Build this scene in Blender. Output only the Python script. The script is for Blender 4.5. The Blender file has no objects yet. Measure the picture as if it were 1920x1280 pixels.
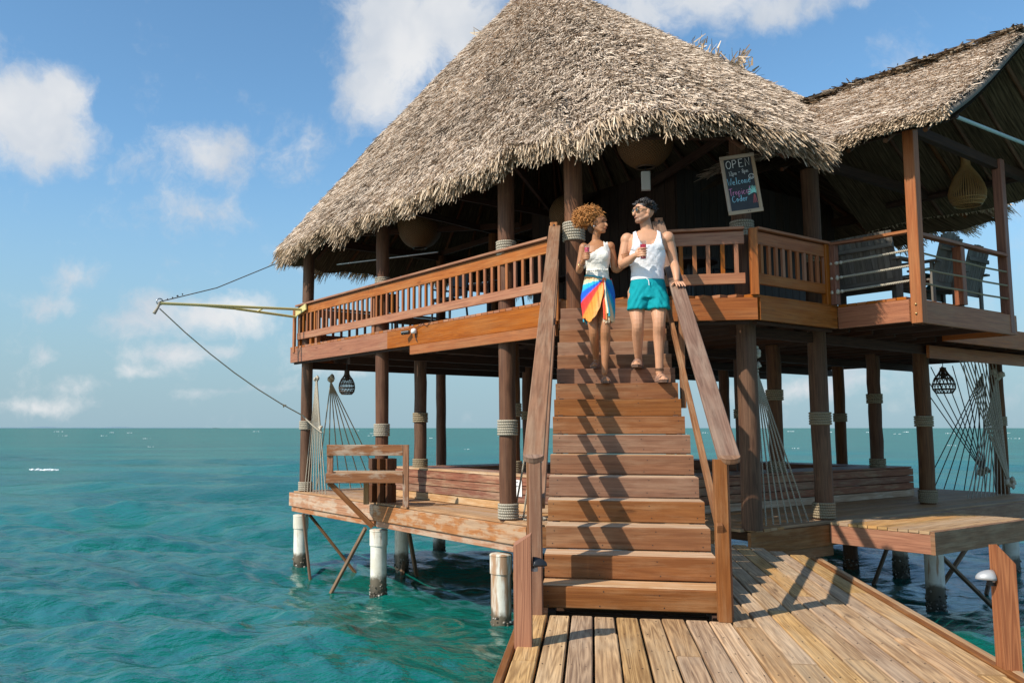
import bpy, bmesh, math, random
import numpy as np
from mathutils import Vector, Matrix
random.seed(7); RNG = np.random.default_rng(11)
R = math.radians
scene = bpy.context.scene
col = scene.collection

# ------------------------------------------------------------------ camera
EYE = 1.298
cam = bpy.data.cameras.new('camera'); cam_o = bpy.data.objects.new('camera', cam); col.objects.link(cam_o)
cam.sensor_width = 36; cam.lens = 1612 / 1920 * 36
cam.shift_x = (960 - 820) / 1920
cam_o.location = (0, 0, EYE); cam_o.rotation_euler = (R(90) + 0.1001, 0, 0)
cam.clip_start = .05; cam.clip_end = 60000
scene.camera = cam_o
scene.view_settings.view_transform = 'Standard'; scene.view_settings.look = 'None'
scene.view_settings.exposure = 0.12; scene.view_settings.gamma = 1
scene.cycles.max_bounces = 6; scene.cycles.use_denoising = True

# ------------------------------------------------------------------ sun and sky
SUN_EL, SUN_AZ = 43.0, 33.0            # light travels towards azimuth 33 deg (x->y), sun behind left
sd = Vector((math.cos(R(SUN_EL)) * math.cos(R(SUN_AZ)), math.cos(R(SUN_EL)) * math.sin(R(SUN_AZ)), -math.sin(R(SUN_EL))))
sun = bpy.data.lights.new('sun', 'SUN'); sun.energy = 5.0; sun.angle = R(.53); sun.color = (1, .93, .82)
sun_o = bpy.data.objects.new('sun', sun); col.objects.link(sun_o)
sun_o.rotation_euler = sd.to_track_quat('-Z', 'Y').to_euler(); sun_o.location = (-20, -15, 30)

world = bpy.data.worlds.new('World'); scene.world = world; world.use_nodes = True


class NT:
    """small node-tree helper"""
    def __init__(s, tree): s.t = tree; tree.nodes.clear()
    def n(s, typ, ins=None, **kw):
        nd = s.t.nodes.new(typ)
        for k, v in kw.items(): setattr(nd, k, v)
        if ins:
            for k, v in ins.items(): s.set(nd, k, v)
        return nd
    def set(s, nd, k, v):
        sock = nd.inputs[k]
        if isinstance(v, bpy.types.NodeSocket): s.t.links.new(v, sock)
        elif isinstance(v, bpy.types.Node): s.t.links.new(v.outputs[0], sock)
        else: sock.default_value = v
    def math(s, op, a, b=0.0, c=0.0, clamp=False):
        nd = s.n('ShaderNodeMath', {0: a, 1: b, 2: c}, operation=op); nd.use_clamp = clamp; return nd.outputs[0]
    def vec(s, op, a, b=(0, 0, 0)):
        nd = s.n('ShaderNodeVectorMath', {0: a, 1: b}, operation=op)
        return nd.outputs['Value'] if op in ('LENGTH', 'DOT_PRODUCT', 'DISTANCE') else nd.outputs[0]
    def mix(s, f, a, b, mode='MIX'):
        nd = s.n('ShaderNodeMix', data_type='RGBA', blend_type=mode)
        s.set(nd, 0, f); s.set(nd, 6, a); s.set(nd, 7, b); return nd.outputs[2]
    def ramp(s, f, stops, interp='LINEAR'):
        nd = s.n('ShaderNodeValToRGB', {0: f}); cr = nd.color_ramp; cr.interpolation = interp
        while len(cr.elements) < len(stops): cr.elements.new(.5)
        for e, (p, c) in zip(cr.elements, stops):
            e.position = p; e.color = (c, c, c, 1) if isinstance(c, (int, float)) else (*c, 1)
        return nd.outputs[0]
    def noise(s, vec, scale, detail=3, rough=.55, dist=0.0):
        nd = s.n('ShaderNodeTexNoise', {'Scale': scale, 'Detail': detail, 'Roughness': rough, 'Distortion': dist})
        if vec is not None: s.set(nd, 'Vector', vec)
        return nd
    def mapr(s, v, a, b, c, d, t='SMOOTHSTEP'):
        nd = s.n('ShaderNodeMapRange', {0: v, 1: a, 2: b, 3: c, 4: d}); nd.interpolation_type = t; return nd.outputs[0]


CPIT, SPIT = math.cos(.1001), math.sin(.1001)
def pixray(u, v):
    a = (u - 820) / 1612; b = (640 - v) / 1612
    return Vector((a, CPIT - b * SPIT, SPIT + b * CPIT))
w = NT(world.node_tree)
geo_dir = w.n('ShaderNodeTexCoord').outputs['Generated']
sky = w.n('ShaderNodeTexSky', sky_type='NISHITA')
sky.sun_disc = False; sky.sun_elevation = R(SUN_EL)
sky.sun_rotation = math.atan2(-sd.x, -sd.y)
sky.air_density = 1.0; sky.dust_density = .6; sky.ozone_density = 2.2; sky.altitude = 0
# clouds: fair-weather cumulus, placed as soft billows by direction, with a general field elsewhere
warp = w.noise(geo_dir, 5.0, 5, .6)
wv = w.vec('MULTIPLY', w.vec('SUBTRACT', warp.outputs['Color'], (.5, .5, .5)), (.12, .12, .085))
dirw = w.vec('ADD', geo_dir, wv)
CLOUDS = [  # pixel-derived directions (u, v), half sizes, weight
    (40, 235, 130, 95, 1.25), (100, 195, 85, 60, 1.05), (390, 290, 120, 60, .72), (385, 400, 105, 52, .62), (562, 262, 75, 80, .62),
    (760, 70, 170, 95, 1.25), (700, 165, 105, 80, .9), (850, 40, 150, 90, 1.2), (150, 512, 58, 30, .7), (380, 590, 130, 42, .95),
    (250, 600, 80, 34, .65), (105, 645, 40, 25, .6), (275, 692, 70, 22, .6), (160, 708, 45, 22, .5), (95, 560, 90, 30, .5),
    (1320, 0, 220, 60, .95), (1480, 5, 160, 50, .8), (640, 690, 120, 22, .5), (330, 660, 110, 24, .5), (600, 490, 90, 30, .5),
    (1500, 720, 200, 30, .5), (1800, 650, 120, 40, .45), (80, 740, 120, 18, .4), (420, 745, 140, 14, .4), (1650, 690, 120, 25, .5),
    (-300, 420, 210, 90, .9), (-200, 90, 220, 110, .8), (2200, 300, 250, 110, .8), (2300, 560, 200, 60, .7), (1000, -260, 300, 140, .9), (300, -250, 260, 120, .9), (1900, -250, 300, 120, .9)]
dens = None
for (cu, cv, rx, ry, wt) in CLOUDS:
    d0 = pixray(cu, cv); k = d0.length; d0.normalize()
    sx, sz = 1612 * k / rx, 1612 * k / ry
    l = w.vec('LENGTH', w.vec('MULTIPLY', w.vec('SUBTRACT', dirw, tuple(d0)), (sx, sx, sz)))
    v = w.math('MULTIPLY', w.math('SUBTRACT', 1.28, l), wt)
    dens = v if dens is None else w.math('SMOOTH_MAX', dens, v, .25)
# clouds behind and overhead, outside the view: the same kind of field from noise
back = w.noise(geo_dir, 2.6, 5, .55)
sepd = w.n('ShaderNodeSeparateXYZ', {0: geo_dir})
behind = w.mapr(sepd.outputs[1], -.1, .55, .9, 0.0)
over = w.mapr(sepd.outputs[2], .5, .8, 0.0, .9)
bk = w.math('SUBTRACT', w.math('MULTIPLY', w.math('SUBTRACT', back.outputs[0], .5), 5), .15)
bk = w.math('MULTIPLY', bk, w.math('MAXIMUM', behind, over))
dens = w.math('MAXIMUM', dens, bk)
fine = w.noise(dirw, 15, 9, .66)
dn = w.math('ADD', dens, w.math('MULTIPLY', w.math('SUBTRACT', fine.outputs[0], .52), 2.1))
alpha = w.mapr(dn, .02, .95, 0, .93)
shade = w.noise(dirw, 7, 4, .5)
ccol = w.mix(w.mapr(shade.outputs[0], .35, .7, 0, 1), (5.4, 5.9, 6.6, 1), (8.0, 8.0, 8.0, 1))
skyc = w.mix(1.0, sky.outputs[0], (1.20, 1.58, 1.66, 1), 'MULTIPLY')
hz = w.mapr(sepd.outputs[2], 0.0, .34, .92, 0)
skyc = w.mix(hz, skyc, (3.05, 4.45, 5.35, 1))
mixed = w.mix(alpha, skyc, ccol)
bg = w.n('ShaderNodeBackground', {'Color': mixed, 'Strength': .10})
w.n('ShaderNodeOutputWorld', {0: bg})

# ------------------------------------------------------------------ frames
TH = R(124.4)
E1 = Vector((math.cos(TH), math.sin(TH), 0)); E2 = Vector((math.sin(TH), -math.cos(TH), 0))
P0 = Vector((2.602, 9.825, 0)); UP = Vector((0, 0, 1))
def B(a, b, z=0.0): return P0 + E1 * a + E2 * b + UP * z        # building frame
SY = -.1766
DU = Vector((math.cos(SY), math.sin(SY), 0)); DV = Vector((-math.sin(SY), math.cos(SY), 0)); S0 = Vector((.752, 6.299, 0))
def S(u, v, z=0.0): return S0 + DU * u + DV * v + UP * z         # stair / boardwalk frame
ZW = -1.58                                                        # mean water level
ZD = 2.99                                                        # upper deck level


# ------------------------------------------------------------------ mesh builder
ORG = {}
class MB:
    def __init__(s): s.v = []; s.f = []; s.uv = []; s.sm = []; s.col = None
    def add(s, verts, faces, uvs, smooth=False):
        o = len(s.v); s.v += [tuple(x) for x in verts]
        for f, u in zip(faces, uvs): s.f.append([i + o for i in f]); s.uv.append(u); s.sm.append(smooth)
    def board(s, p0, p1, wd, th, up=UP, ch=.004, off=None):
        """board from p0 to p1 (centre line), wd across, th along up"""
        p0, p1 = Vector(p0), Vector(p1); d = p1 - p0; L = d.length; d = d / L
        sde = d.cross(Vector(up)).normalized(); u2 = sde.cross(d)
        x, y = wd / 2, th / 2; ch = min(ch, x * .8, y * .8)
        pr = [(-x + ch, -y), (x - ch, -y), (x, -y + ch), (x, y - ch), (x - ch, y), (-x + ch, y), (-x, y - ch), (-x, -y + ch)]
        ou, ov = off if off else (random.uniform(0, 50), random.uniform(0, 50))
        vs = [p0 + sde * a + u2 * b for a, b in pr] + [p1 + sde * a + u2 * b for a, b in pr]
        fs, us = [], []; per = 0
        for i in range(8):
            j = (i + 1) % 8; st = math.dist(pr[i], pr[j])
            fs.append([i, j, j + 8, i + 8]); us.append([(ou, ov + per), (ou, ov + per + st), (ou + L, ov + per + st), (ou + L, ov + per)]); per += st
        fs.append(list(range(7, -1, -1))); us.append([(ou + pr[i][0] * .25, ov + pr[i][1]) for i in range(7, -1, -1)])
        fs.append(list(range(8, 16))); us.append([(ou + pr[i][0] * .25, ov + pr[i][1]) for i in range(8)])
        s.add(vs, fs, us); return s
    def tube(s, pts, r, n=10, cap=True, smooth=True):
        pts = [Vector(p) for p in pts]; m = len(pts)
        rs = r if isinstance(r, (list, tuple)) else [r] * m
        ou, ov = random.uniform(0, 50), random.uniform(0, 50)
        vs = []; ref = None; run = 0; runs = []
        for i, p in enumerate(pts):
            d = (pts[min(i + 1, m - 1)] - pts[max(i - 1, 0)]).normalized()
            if ref is None: ref = Vector((1, 0, 0)) if abs(d.x) < .8 else Vector((0, 1, 0))
            a = (ref - d * ref.dot(d)).normalized(); b = d.cross(a); ref = a
            if i: run += (p - pts[i - 1]).length
            runs.append(run)
            for k in range(n):
                t = 2 * math.pi * k / n; vs.append(p + (a * math.cos(t) + b * math.sin(t)) * rs[i])
        fs, us = [], []
        for i in range(m - 1):
            for k in range(n):
                k2 = (k + 1) % n; c0 = 2 * math.pi * max(rs) / n
                fs.append([i * n + k, i * n + k2, (i + 1) * n + k2, (i + 1) * n + k])
                us.append([(ou + runs[i], ov + k * c0), (ou + runs[i], ov + (k + 1) * c0), (ou + runs[i + 1], ov + (k + 1) * c0), (ou + runs[i + 1], ov + k * c0)])
        s.add(vs, fs, us, smooth)
        if cap:
            s.add(vs[:n], [list(range(n - 1, -1, -1))], [[(ou + .01 * k, ov) for k in range(n)]])
            s.add(vs[-n:], [list(range(n))], [[(ou + .01 * k, ov) for k in range(n)]])
        return s
    def lathe(s, c, prof, n=24, smooth=True, closed=False):
        c = Vector(c); vs = []; fs = []; us = []
        for (r, z) in prof:
            for k in range(n):
                t = 2 * math.pi * k / n; vs.append(c + Vector((r * math.cos(t), r * math.sin(t), z)))
        m = len(prof); run = 0
        for i in range(m - 1):
            st = math.dist(prof[i], prof[i + 1])
            for k in range(n):
                k2 = (k + 1) % n
                fs.append([i * n + k, i * n + k2, (i + 1) * n + k2, (i + 1) * n + k])
                us.append([(k / n * 6, run), ((k + 1) / n * 6, run), ((k + 1) / n * 6, run + st), (k / n * 6, run + st)])
            run += st
        s.add(vs, fs, us, smooth); return s
    def torus(s, c, R0, r, n=28, m=8, axis=UP):
        c = Vector(c); ax = Vector(axis).normalized()
        a = ax.orthogonal().normalized(); b = ax.cross(a); vs, fs, us = [], [], []
        o = random.random() * 9
        for i in range(n):
            t = 2 * math.pi * i / n; d = a * math.cos(t) + b * math.sin(t)
            for k in range(m):
                q = 2 * math.pi * k / m; vs.append(c + d * (R0 + r * math.cos(q)) + ax * r * math.sin(q))
        L = 2 * math.pi * R0 / n
        for i in range(n):
            i2 = (i + 1) % n
            for k in range(m):
                k2 = (k + 1) % m; h = 2 * math.pi * r / m
                fs.append([i * m + k, i2 * m + k, i2 * m + k2, i * m + k2])
                us.append([(o + i * L, k * h), (o + (i + 1) * L, k * h), (o + (i + 1) * L, (k + 1) * h), (o + i * L, (k + 1) * h)])
        s.add(vs, fs, us, True); return s
    def poly(s, pts, th, up=UP, edge_uv=True):
        """flat polygon slab: pts are top-face corners (counter-clockwise seen from up)"""
        up = Vector(up); pts = [Vector(p) for p in pts]; n = len(pts)
        o1, o2 = random.uniform(0, 50), random.uniform(0, 50)
        d = (pts[1] - pts[0]).normalized(); e = up.cross(d)
        q = [(o1 + (p - pts[0]).dot(d), o2 + (p - pts[0]).dot(e)) for p in pts]
        vs = pts + [p - up * th for p in pts]
        s.add(vs, [list(range(n)), list(range(2 * n - 1, n - 1, -1))], [q, q[::-1]])
        for i in range(n):
            j = (i + 1) % n; L = (pts[j] - pts[i]).length
            s.add([pts[i], pts[i] - up * th, pts[j] - up * th, pts[j]], [[0, 1, 2, 3]], [[(o1, o2), (o1, o2 + th), (o1 + L, o2 + th), (o1 + L, o2)]])
        return s
    def build(s, name, mat, parent=None, **props):
        org = ORG.get(parent.name, Vector((0, 0, 0))) if parent else Vector((0, 0, 0))
        me = bpy.data.meshes.new(name)
        va = np.array(s.v, dtype=np.float32) - np.array(org, dtype=np.float32)
        me.from_pydata(va.tolist(), [], s.f)
        uvl = me.uv_layers.new(name='UVMap')
        uvl.data.foreach_set('uv', np.array([c for f in s.uv for c in f], dtype=np.float32).ravel())
        me.polygons.foreach_set('use_smooth', s.sm)
        me.materials.append(mat); me.update()
        o = bpy.data.objects.new(name, me); col.objects.link(o)
        if parent: o.parent = parent; ORG[o.name] = org
        for k, v in props.items(): o[k] = v
        return o


def thing(name, label, cat, loc, group=None, **kw):
    o = bpy.data.objects.new(name, None); col.objects.link(o); o.empty_display_size = .2
    o.location = loc; ORG[o.name] = Vector(loc); o['label'] = label; o['category'] = cat
    if group: o['group'] = group
    return o
def pempty(name, parent):
    """an Empty part that groups sub-parts"""
    o = bpy.data.objects.new(name, None); col.objects.link(o); o.parent = parent; ORG[o.name] = ORG[parent.name]; return o


# ------------------------------------------------------------------ materials
def mat_new(name):
    m = bpy.data.materials.new(name); m.use_nodes = True; return m, NT(m.node_tree)
def finish(t, m, base, rough=.6, bump=None, bdist=.003, bstr=.5, spec=.3, **ex):
    ins = {'Base Color': base, 'Roughness': rough, 'Specular IOR Level': spec}
    ins.update(ex)
    p = t.n('ShaderNodeBsdfPrincipled', ins)
    if bump is not None:
        b = t.n('ShaderNodeBump', {'Height': bump, 'Strength': bstr, 'Distance': bdist}); t.set(p, 'Normal', b)
    t.n('ShaderNodeOutputMaterial', {0: p}); return m
def wood(name, dark, light, weather=None, wamt=.0, wscale=1.3, rough=.62, var=.28, grain=1.0, ring=.35, hue=.007, soft=.12, stretch=2.0, wlo=.45, whi=.62, bdist=.003):
    m, t = mat_new(name)
    uv = t.n('ShaderNodeUVMap').outputs[0]
    g1 = t.noise(t.n('ShaderNodeMapping', {0: uv, 3: (1.3 * grain, 34 * grain, 1)}), 1, 6, .62, .3)
    g2 = t.noise(t.n('ShaderNodeMapping', {0: uv, 3: (.32, 7.5, 1)}), 1, 2, .45, .25)
    rings = t.math('SINE', t.math('MULTIPLY', g2.outputs[0], 95))
    rings = t.math('MULTIPLY_ADD', rings, .5, .5)
    f = t.math('ADD', t.math('MULTIPLY', g1.outputs[0], 1 - ring * .6), t.math('MULTIPLY', rings, ring * .6))
    c = t.mix(t.mapr(f, .3 - soft, .78 + soft, 0, 1), (*dark, 1), (*light, 1))
    # knots
    vo = t.n('ShaderNodeTexVoronoi', {'Vector': t.n('ShaderNodeMapping', {0: uv, 3: (1.1, 5.5, 1)}), 'Scale': 1.0})
    kn = t.mapr(vo.outputs['Distance'], .05, .11, 1, 0)
    c = t.mix(t.math('MULTIPLY', kn, .6), c, (dark[0] * .3, dark[1] * .25, dark[2] * .2, 1))
    if weather is not None:
        pos = t.n('ShaderNodeNewGeometry').outputs['Position']
        wn = t.noise(t.n('ShaderNodeMapping', {0: uv, 3: (wscale, wscale * stretch * 4, 1)}), 1, 7, .68)
        wn2 = t.noise(pos, wscale * .9, 5, .6)
        wf = t.mapr(t.math('ADD', t.math('MULTIPLY', wn.outputs[0], .6), t.math('MULTIPLY', wn2.outputs[0], .4)), wlo, whi, 0, wamt)
        wc = t.mix(t.mapr(g1.outputs[0], .3, .7, 0, 1), tuple(x * .72 for x in weather) + (1,), tuple(weather) + (1,))
        c = t.mix(wf, c, wc)
    rnd = t.n('ShaderNodeObjectInfo').outputs['Random']
    hs = t.n('ShaderNodeHueSaturation', {'Color': c, 'Hue': t.math('MULTIPLY_ADD', rnd, hue, .5 - hue / 2), 'Saturation': t.math('MULTIPLY_ADD', t.math('FRACT', t.math('MULTIPLY', rnd, 7.3)), .3, .85),
                                         'Value': t.math('MULTIPLY_ADD', t.math('FRACT', t.math('MULTIPLY', rnd, 13.7)), var, 1 - var * .5)})
    # dark weather streak / pores
    po = t.noise(t.n('ShaderNodeMapping', {0: uv, 3: (4, 120, 1)}), 1, 2, .5)
    c2 = t.mix(t.mapr(po.outputs[0], .62, .74, 0, .55), hs, (dark[0] * .35, dark[1] * .3, dark[2] * .28, 1))
    h = t.math('ADD', f, t.math('MULTIPLY', po.outputs[0], -.5))
    return finish(t, m, c2, rough, h, bdist, .6, .25)

M = {}
M['red_wood'] = wood('stained_red_wood', (.21, .062, .022), (.44, .155, .055), (.40, .19, .085), .4, 1.1, .5, .10, ring=.25, hue=.003, soft=.16)
M['rail_wood'] = wood('stained_rail_wood', (.23, .070, .025), (.46, .170, .062), (.44, .22, .10), .45, 1.3, .5, .22, ring=.25, hue=.004)
M['stair_wood'] = wood('worn_stair_wood', (.150, .058, .026), (.30, .135, .062), (.36, .20, .11), .7, 1.7, .62, .12, ring=.2, hue=.003, soft=.16)
M['tread_wood'] = wood('worn_tread_wood', (.36, .20, .105), (.60, .39, .23), (.70, .53, .36), .8, 1.6, .66, .15)
M['hand_wood'] = wood('grey_brown_handrail_wood', (.15, .070, .036), (.30, .158, .086), (.36, .235, .145), .6, 1.5, .6, .15)
M['dock_wood'] = wood('weathered_dock_plank', (.23, .124, .056), (.67, .415, .20), (.58, .40, .235), .6, .9, .75, .34, grain=1.35, ring=.28, bdist=.006, soft=.06)
M['deck_wood'] = wood('deck_board_wood', (.28, .14, .065), (.55, .33, .17), (.50, .36, .23), .6, 1.1, .7, .3)
M['peel_wood'] = wood('sun_bleached_fascia', (.27, .11, .05), (.50, .24, .115), (.54, .40, .28), .7, 2.2, .7, .16, stretch=1.0, wlo=.455, whi=.56)
M['bench_wood'] = wood('faded_bench_wood', (.20, .085, .042), (.40, .19, .095), (.58, .46, .35), .75, 2.0, .7, .2, stretch=1.0, wlo=.50, whi=.60)
M['post_wood'] = wood('round_post_wood', (.064, .024, .010), (.175, .071, .028), (.22, .108, .050), .4, 1.2, .62, .18)
M['red_post'] = wood('dark_red_post_wood', (.16, .055, .027), (.33, .125, .058), None, 0, rough=.5, var=.1)
M['bollard_wood'] = wood('orange_bollard_wood', (.23, .070, .024), (.44, .165, .058), None, 0, rough=.5, var=.12, ring=.5)
M['box_wood'] = wood('mahogany_box_board', (.14, .048, .026), (.34, .135, .072), (.44, .29, .17), .7, 1.5, .55, .3)
M['dark_wood'] = wood('shade_toned_underdeck_wood', (.032, .015, .009), (.080, .038, .021), None, 0, rough=.75, var=.3)  # base colour made extra dark, so it carries part of the underdeck shade
M['grey_wood'] = wood('silver_grey_teak', (.08, .068, .054), (.19, .165, .135), (.25, .22, .185), .5, 1.6, .75, .3)
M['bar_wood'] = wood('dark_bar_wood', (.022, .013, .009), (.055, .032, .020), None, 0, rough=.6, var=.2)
M['brace_wood'] = wood('dark_brace_timber', (.09, .05, .026), (.24, .145, .08), None, 0, rough=.7, var=.5)
M['mast_wood'] = wood('brace_timber', (.22, .13, .07), (.42, .28, .16), None, 0, rough=.7, var=.3)


def plain(name, c, rough=.5, metal=0.0, nscale=None, namt=.15, spec=.4, bump=0):
    m, t = mat_new(name)
    base = (*c, 1)
    b = None
    if nscale:
        pos = t.n('ShaderNodeNewGeometry').outputs['Position']
        n = t.noise(pos, nscale, 4, .6)
        base = t.mix(n.outputs[0], tuple(max(0, x * (1 - namt)) for x in c) + (1,), tuple(min(1, x * (1 + namt)) for x in c) + (1,))
        if bump: b = n.outputs[0]
    return finish(t, m, base, rough, b, bump or .002, .5, spec, Metallic=metal)

def rope_mat(name, dk, lt, freq=34.0):
    m, t = mat_new(name)
    uv = t.n('ShaderNodeSeparateXYZ', {0: t.n('ShaderNodeUVMap').outputs[0]})
    ph = t.math('ADD', t.math('MULTIPLY', uv.outputs[0], freq), t.math('MULTIPLY', uv.outputs[1], freq * .9))
    sn = t.math('MULTIPLY_ADD', t.math('SINE', t.math('MULTIPLY', ph, 6.2832)), .5, .5)
    n = t.noise(t.n('ShaderNodeNewGeometry').outputs['Position'], 60, 3, .6)
    c = t.mix(t.mapr(sn, 0.0, .55, 0, 1), (*dk, 1), (*lt, 1))
    c = t.mix(t.math('MULTIPLY', n.outputs[0], .45), c, tuple(x * .6 for x in lt) + (1,))
    return finish(t, m, c, .85, sn, .006, .8, .1)
M['rope'] = rope_mat('pale_twisted_rope', (.09, .07, .045), (.56, .49, .38))
M['rope_tan'] = rope_mat('tan_coil_rope', (.10, .075, .045), (.42, .33, .21))
M['line'] = plain('thin_dark_line', (.10, .095, .085), .8)
M['line_tan'] = plain('tan_guy_line', (.34, .29, .20), .85)
M['steel'] = plain('galvanised_steel', (.45, .46, .47), .35, .9, 8, .2)
M['lamp_black'] = plain('black_plastic', (.02, .021, .023), .35)
M['lamp_grey'] = plain('grey_lamp_casting', (.36, .36, .36), .4, .2)
M['yellow'] = plain('yellow_paint', (.58, .49, .20), .4, 0, 6, .18)
M['white_paint'] = plain('white_plastic', (.74, .74, .72), .4)
M['paper'] = plain('white_notice_board', (.78, .77, .74), .5)
M['ink'] = plain('grey_print', (.16, .17, .20), .6)
M['pipe'] = plain('pale_grey_green_pipe', (.42, .50, .48), .4)
M['slate'] = plain('chalkboard_slate', (.035, .037, .042), .65, 0, 25, .35)
M['frame_wood'] = wood('sign_frame_wood', (.30, .20, .13), (.52, .40, .30), None, 0, var=.05)
M['chalk_w'] = plain('white_chalk', (.75, .75, .75), .9)
M['chalk_p'] = plain('pink_chalk', (.70, .28, .48), .9)
M['chalk_b'] = plain('blue_chalk', (.35, .66, .80), .9)
M['chalk_g'] = plain('green_chalk', (.34, .72, .62), .9)
M['chalk_r'] = plain('red_chalk', (.52, .12, .12), .9)
M['chair_black'] = plain('black_chair_metal', (.015, .015, .016), .4)
M['cushion'] = plain('dark_green_cushion', (.015, .085, .065), .85)
M['gold'] = plain('brass', (.55, .40, .18), .35, .8)


def pile_mat(name, rusty=False):
    m, t = mat_new(name)
    g = t.n('ShaderNodeNewGeometry').outputs['Position']
    sp = t.n('ShaderNodeSeparateXYZ', {0: g})
    n = t.noise(g, 3.5, 5, .65); st = t.noise(t.n('ShaderNodeMapping', {0: g, 3: (9, 9, .9)}), 1, 5, .65)
    c = t.mix(t.mapr(n.outputs[0], .35, .7, 0, 1), (.60, .55, .44, 1), (.74, .71, .62, 1))
    lo, hi = (.42, .56) if rusty else (.56, .70)
    c = t.mix(t.mapr(st.outputs[0], lo, hi, 0, .85), c, (.34, .15, .05, 1))
    hgt = t.math('ADD', sp.outputs[2], t.math('MULTIPLY', t.math('SUBTRACT', n.outputs[0], .5), .35))
    c = t.mix(t.mapr(hgt, ZW + .30, ZW + .42, .95, 0), c, (.10, .075, .045, 1))
    c = t.mix(t.mapr(hgt, ZW + .02, ZW + .30, .8, 0), c, (.035, .032, .022, 1))
    return finish(t, m, c, .45, n.outputs[0], .004, .4, .4)
M['pile'] = pile_mat('cream_pile_sleeve'); M['pile_rust'] = pile_mat('rusty_pile_sleeve', True)
def barn_mat():
    m, t = mat_new('barnacle_crust')
    r = t.n('ShaderNodeNewGeometry').outputs['Random Per Island']
    return finish(t, m, t.ramp(r, [(0, (.03, .028, .02)), (.45, (.07, .055, .04)), (.75, (.20, .17, .13)), (1, (.50, .47, .42))]), .8)
M['barnacle'] = barn_mat()


def thatch_mat(name, stops, tr=0.0):
    m, t = mat_new(name)
    g = t.n('ShaderNodeNewGeometry')
    r = g.outputs['Random Per Island']
    big = t.noise(g.outputs['Position'], .55, 4, .6)
    mid = t.noise(g.outputs['Position'], 2.6, 4, .65)
    f = t.math('ADD', t.math('MULTIPLY', r, .72), t.math('MULTIPLY', t.math('SUBTRACT', t.math('ADD', big.outputs[0], mid.outputs[0]), .86), .75), clamp=True)
    c = t.ramp(f, stops)
    return finish(t, m, c, .75, None, spec=.2)
M['thatch'] = thatch_mat('dry_palm_thatch', [(0, (.065, .046, .033)), (.17, (.31, .232, .165)), (.42, (.59, .46, .345)), (.75, (.74, .60, .47)), (1, (.83, .71, .58))])
M['thatch_gold'] = thatch_mat('golden_thatch_fringe', [(0, (.13, .085, .05)), (.3, (.42, .30, .19)), (.65, (.64, .485, .335)), (1, (.78, .635, .47))])
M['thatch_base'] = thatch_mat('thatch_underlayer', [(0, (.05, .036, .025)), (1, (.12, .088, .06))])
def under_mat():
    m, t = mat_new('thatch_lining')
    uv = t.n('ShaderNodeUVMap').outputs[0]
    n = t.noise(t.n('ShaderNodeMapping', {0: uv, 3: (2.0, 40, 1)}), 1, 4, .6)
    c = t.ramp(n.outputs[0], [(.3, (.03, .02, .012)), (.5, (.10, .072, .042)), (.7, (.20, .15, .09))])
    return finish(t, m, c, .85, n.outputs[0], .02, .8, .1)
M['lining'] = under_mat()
def weave_mat(name, a, b):
    m, t = mat_new(name)
    uv = t.n('ShaderNodeSeparateXYZ', {0: t.n('ShaderNodeUVMap').outputs[0]})
    x = t.math('SINE', t.math('MULTIPLY', uv.outputs[0], 6.2832 * 7)); y = t.math('SINE', t.math('MULTIPLY', uv.outputs[1], 150))
    h = t.math('MULTIPLY', x, y); f = t.math('MULTIPLY_ADD', h, .5, .5)
    return finish(t, m, t.mix(f, (*a, 1), (*b, 1)), .6, f, .01, .7, .3)
M['weave'] = weave_mat('woven_rattan', (.075, .038, .014), (.22, .12, .045))
M['cane'] = plain('honey_cane', (.34, .18, .055), .5, 0, 12, .3)
M['cane_dark'] = plain('dark_cane', (.085, .05, .028), .5, 0, 12, .3)


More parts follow.
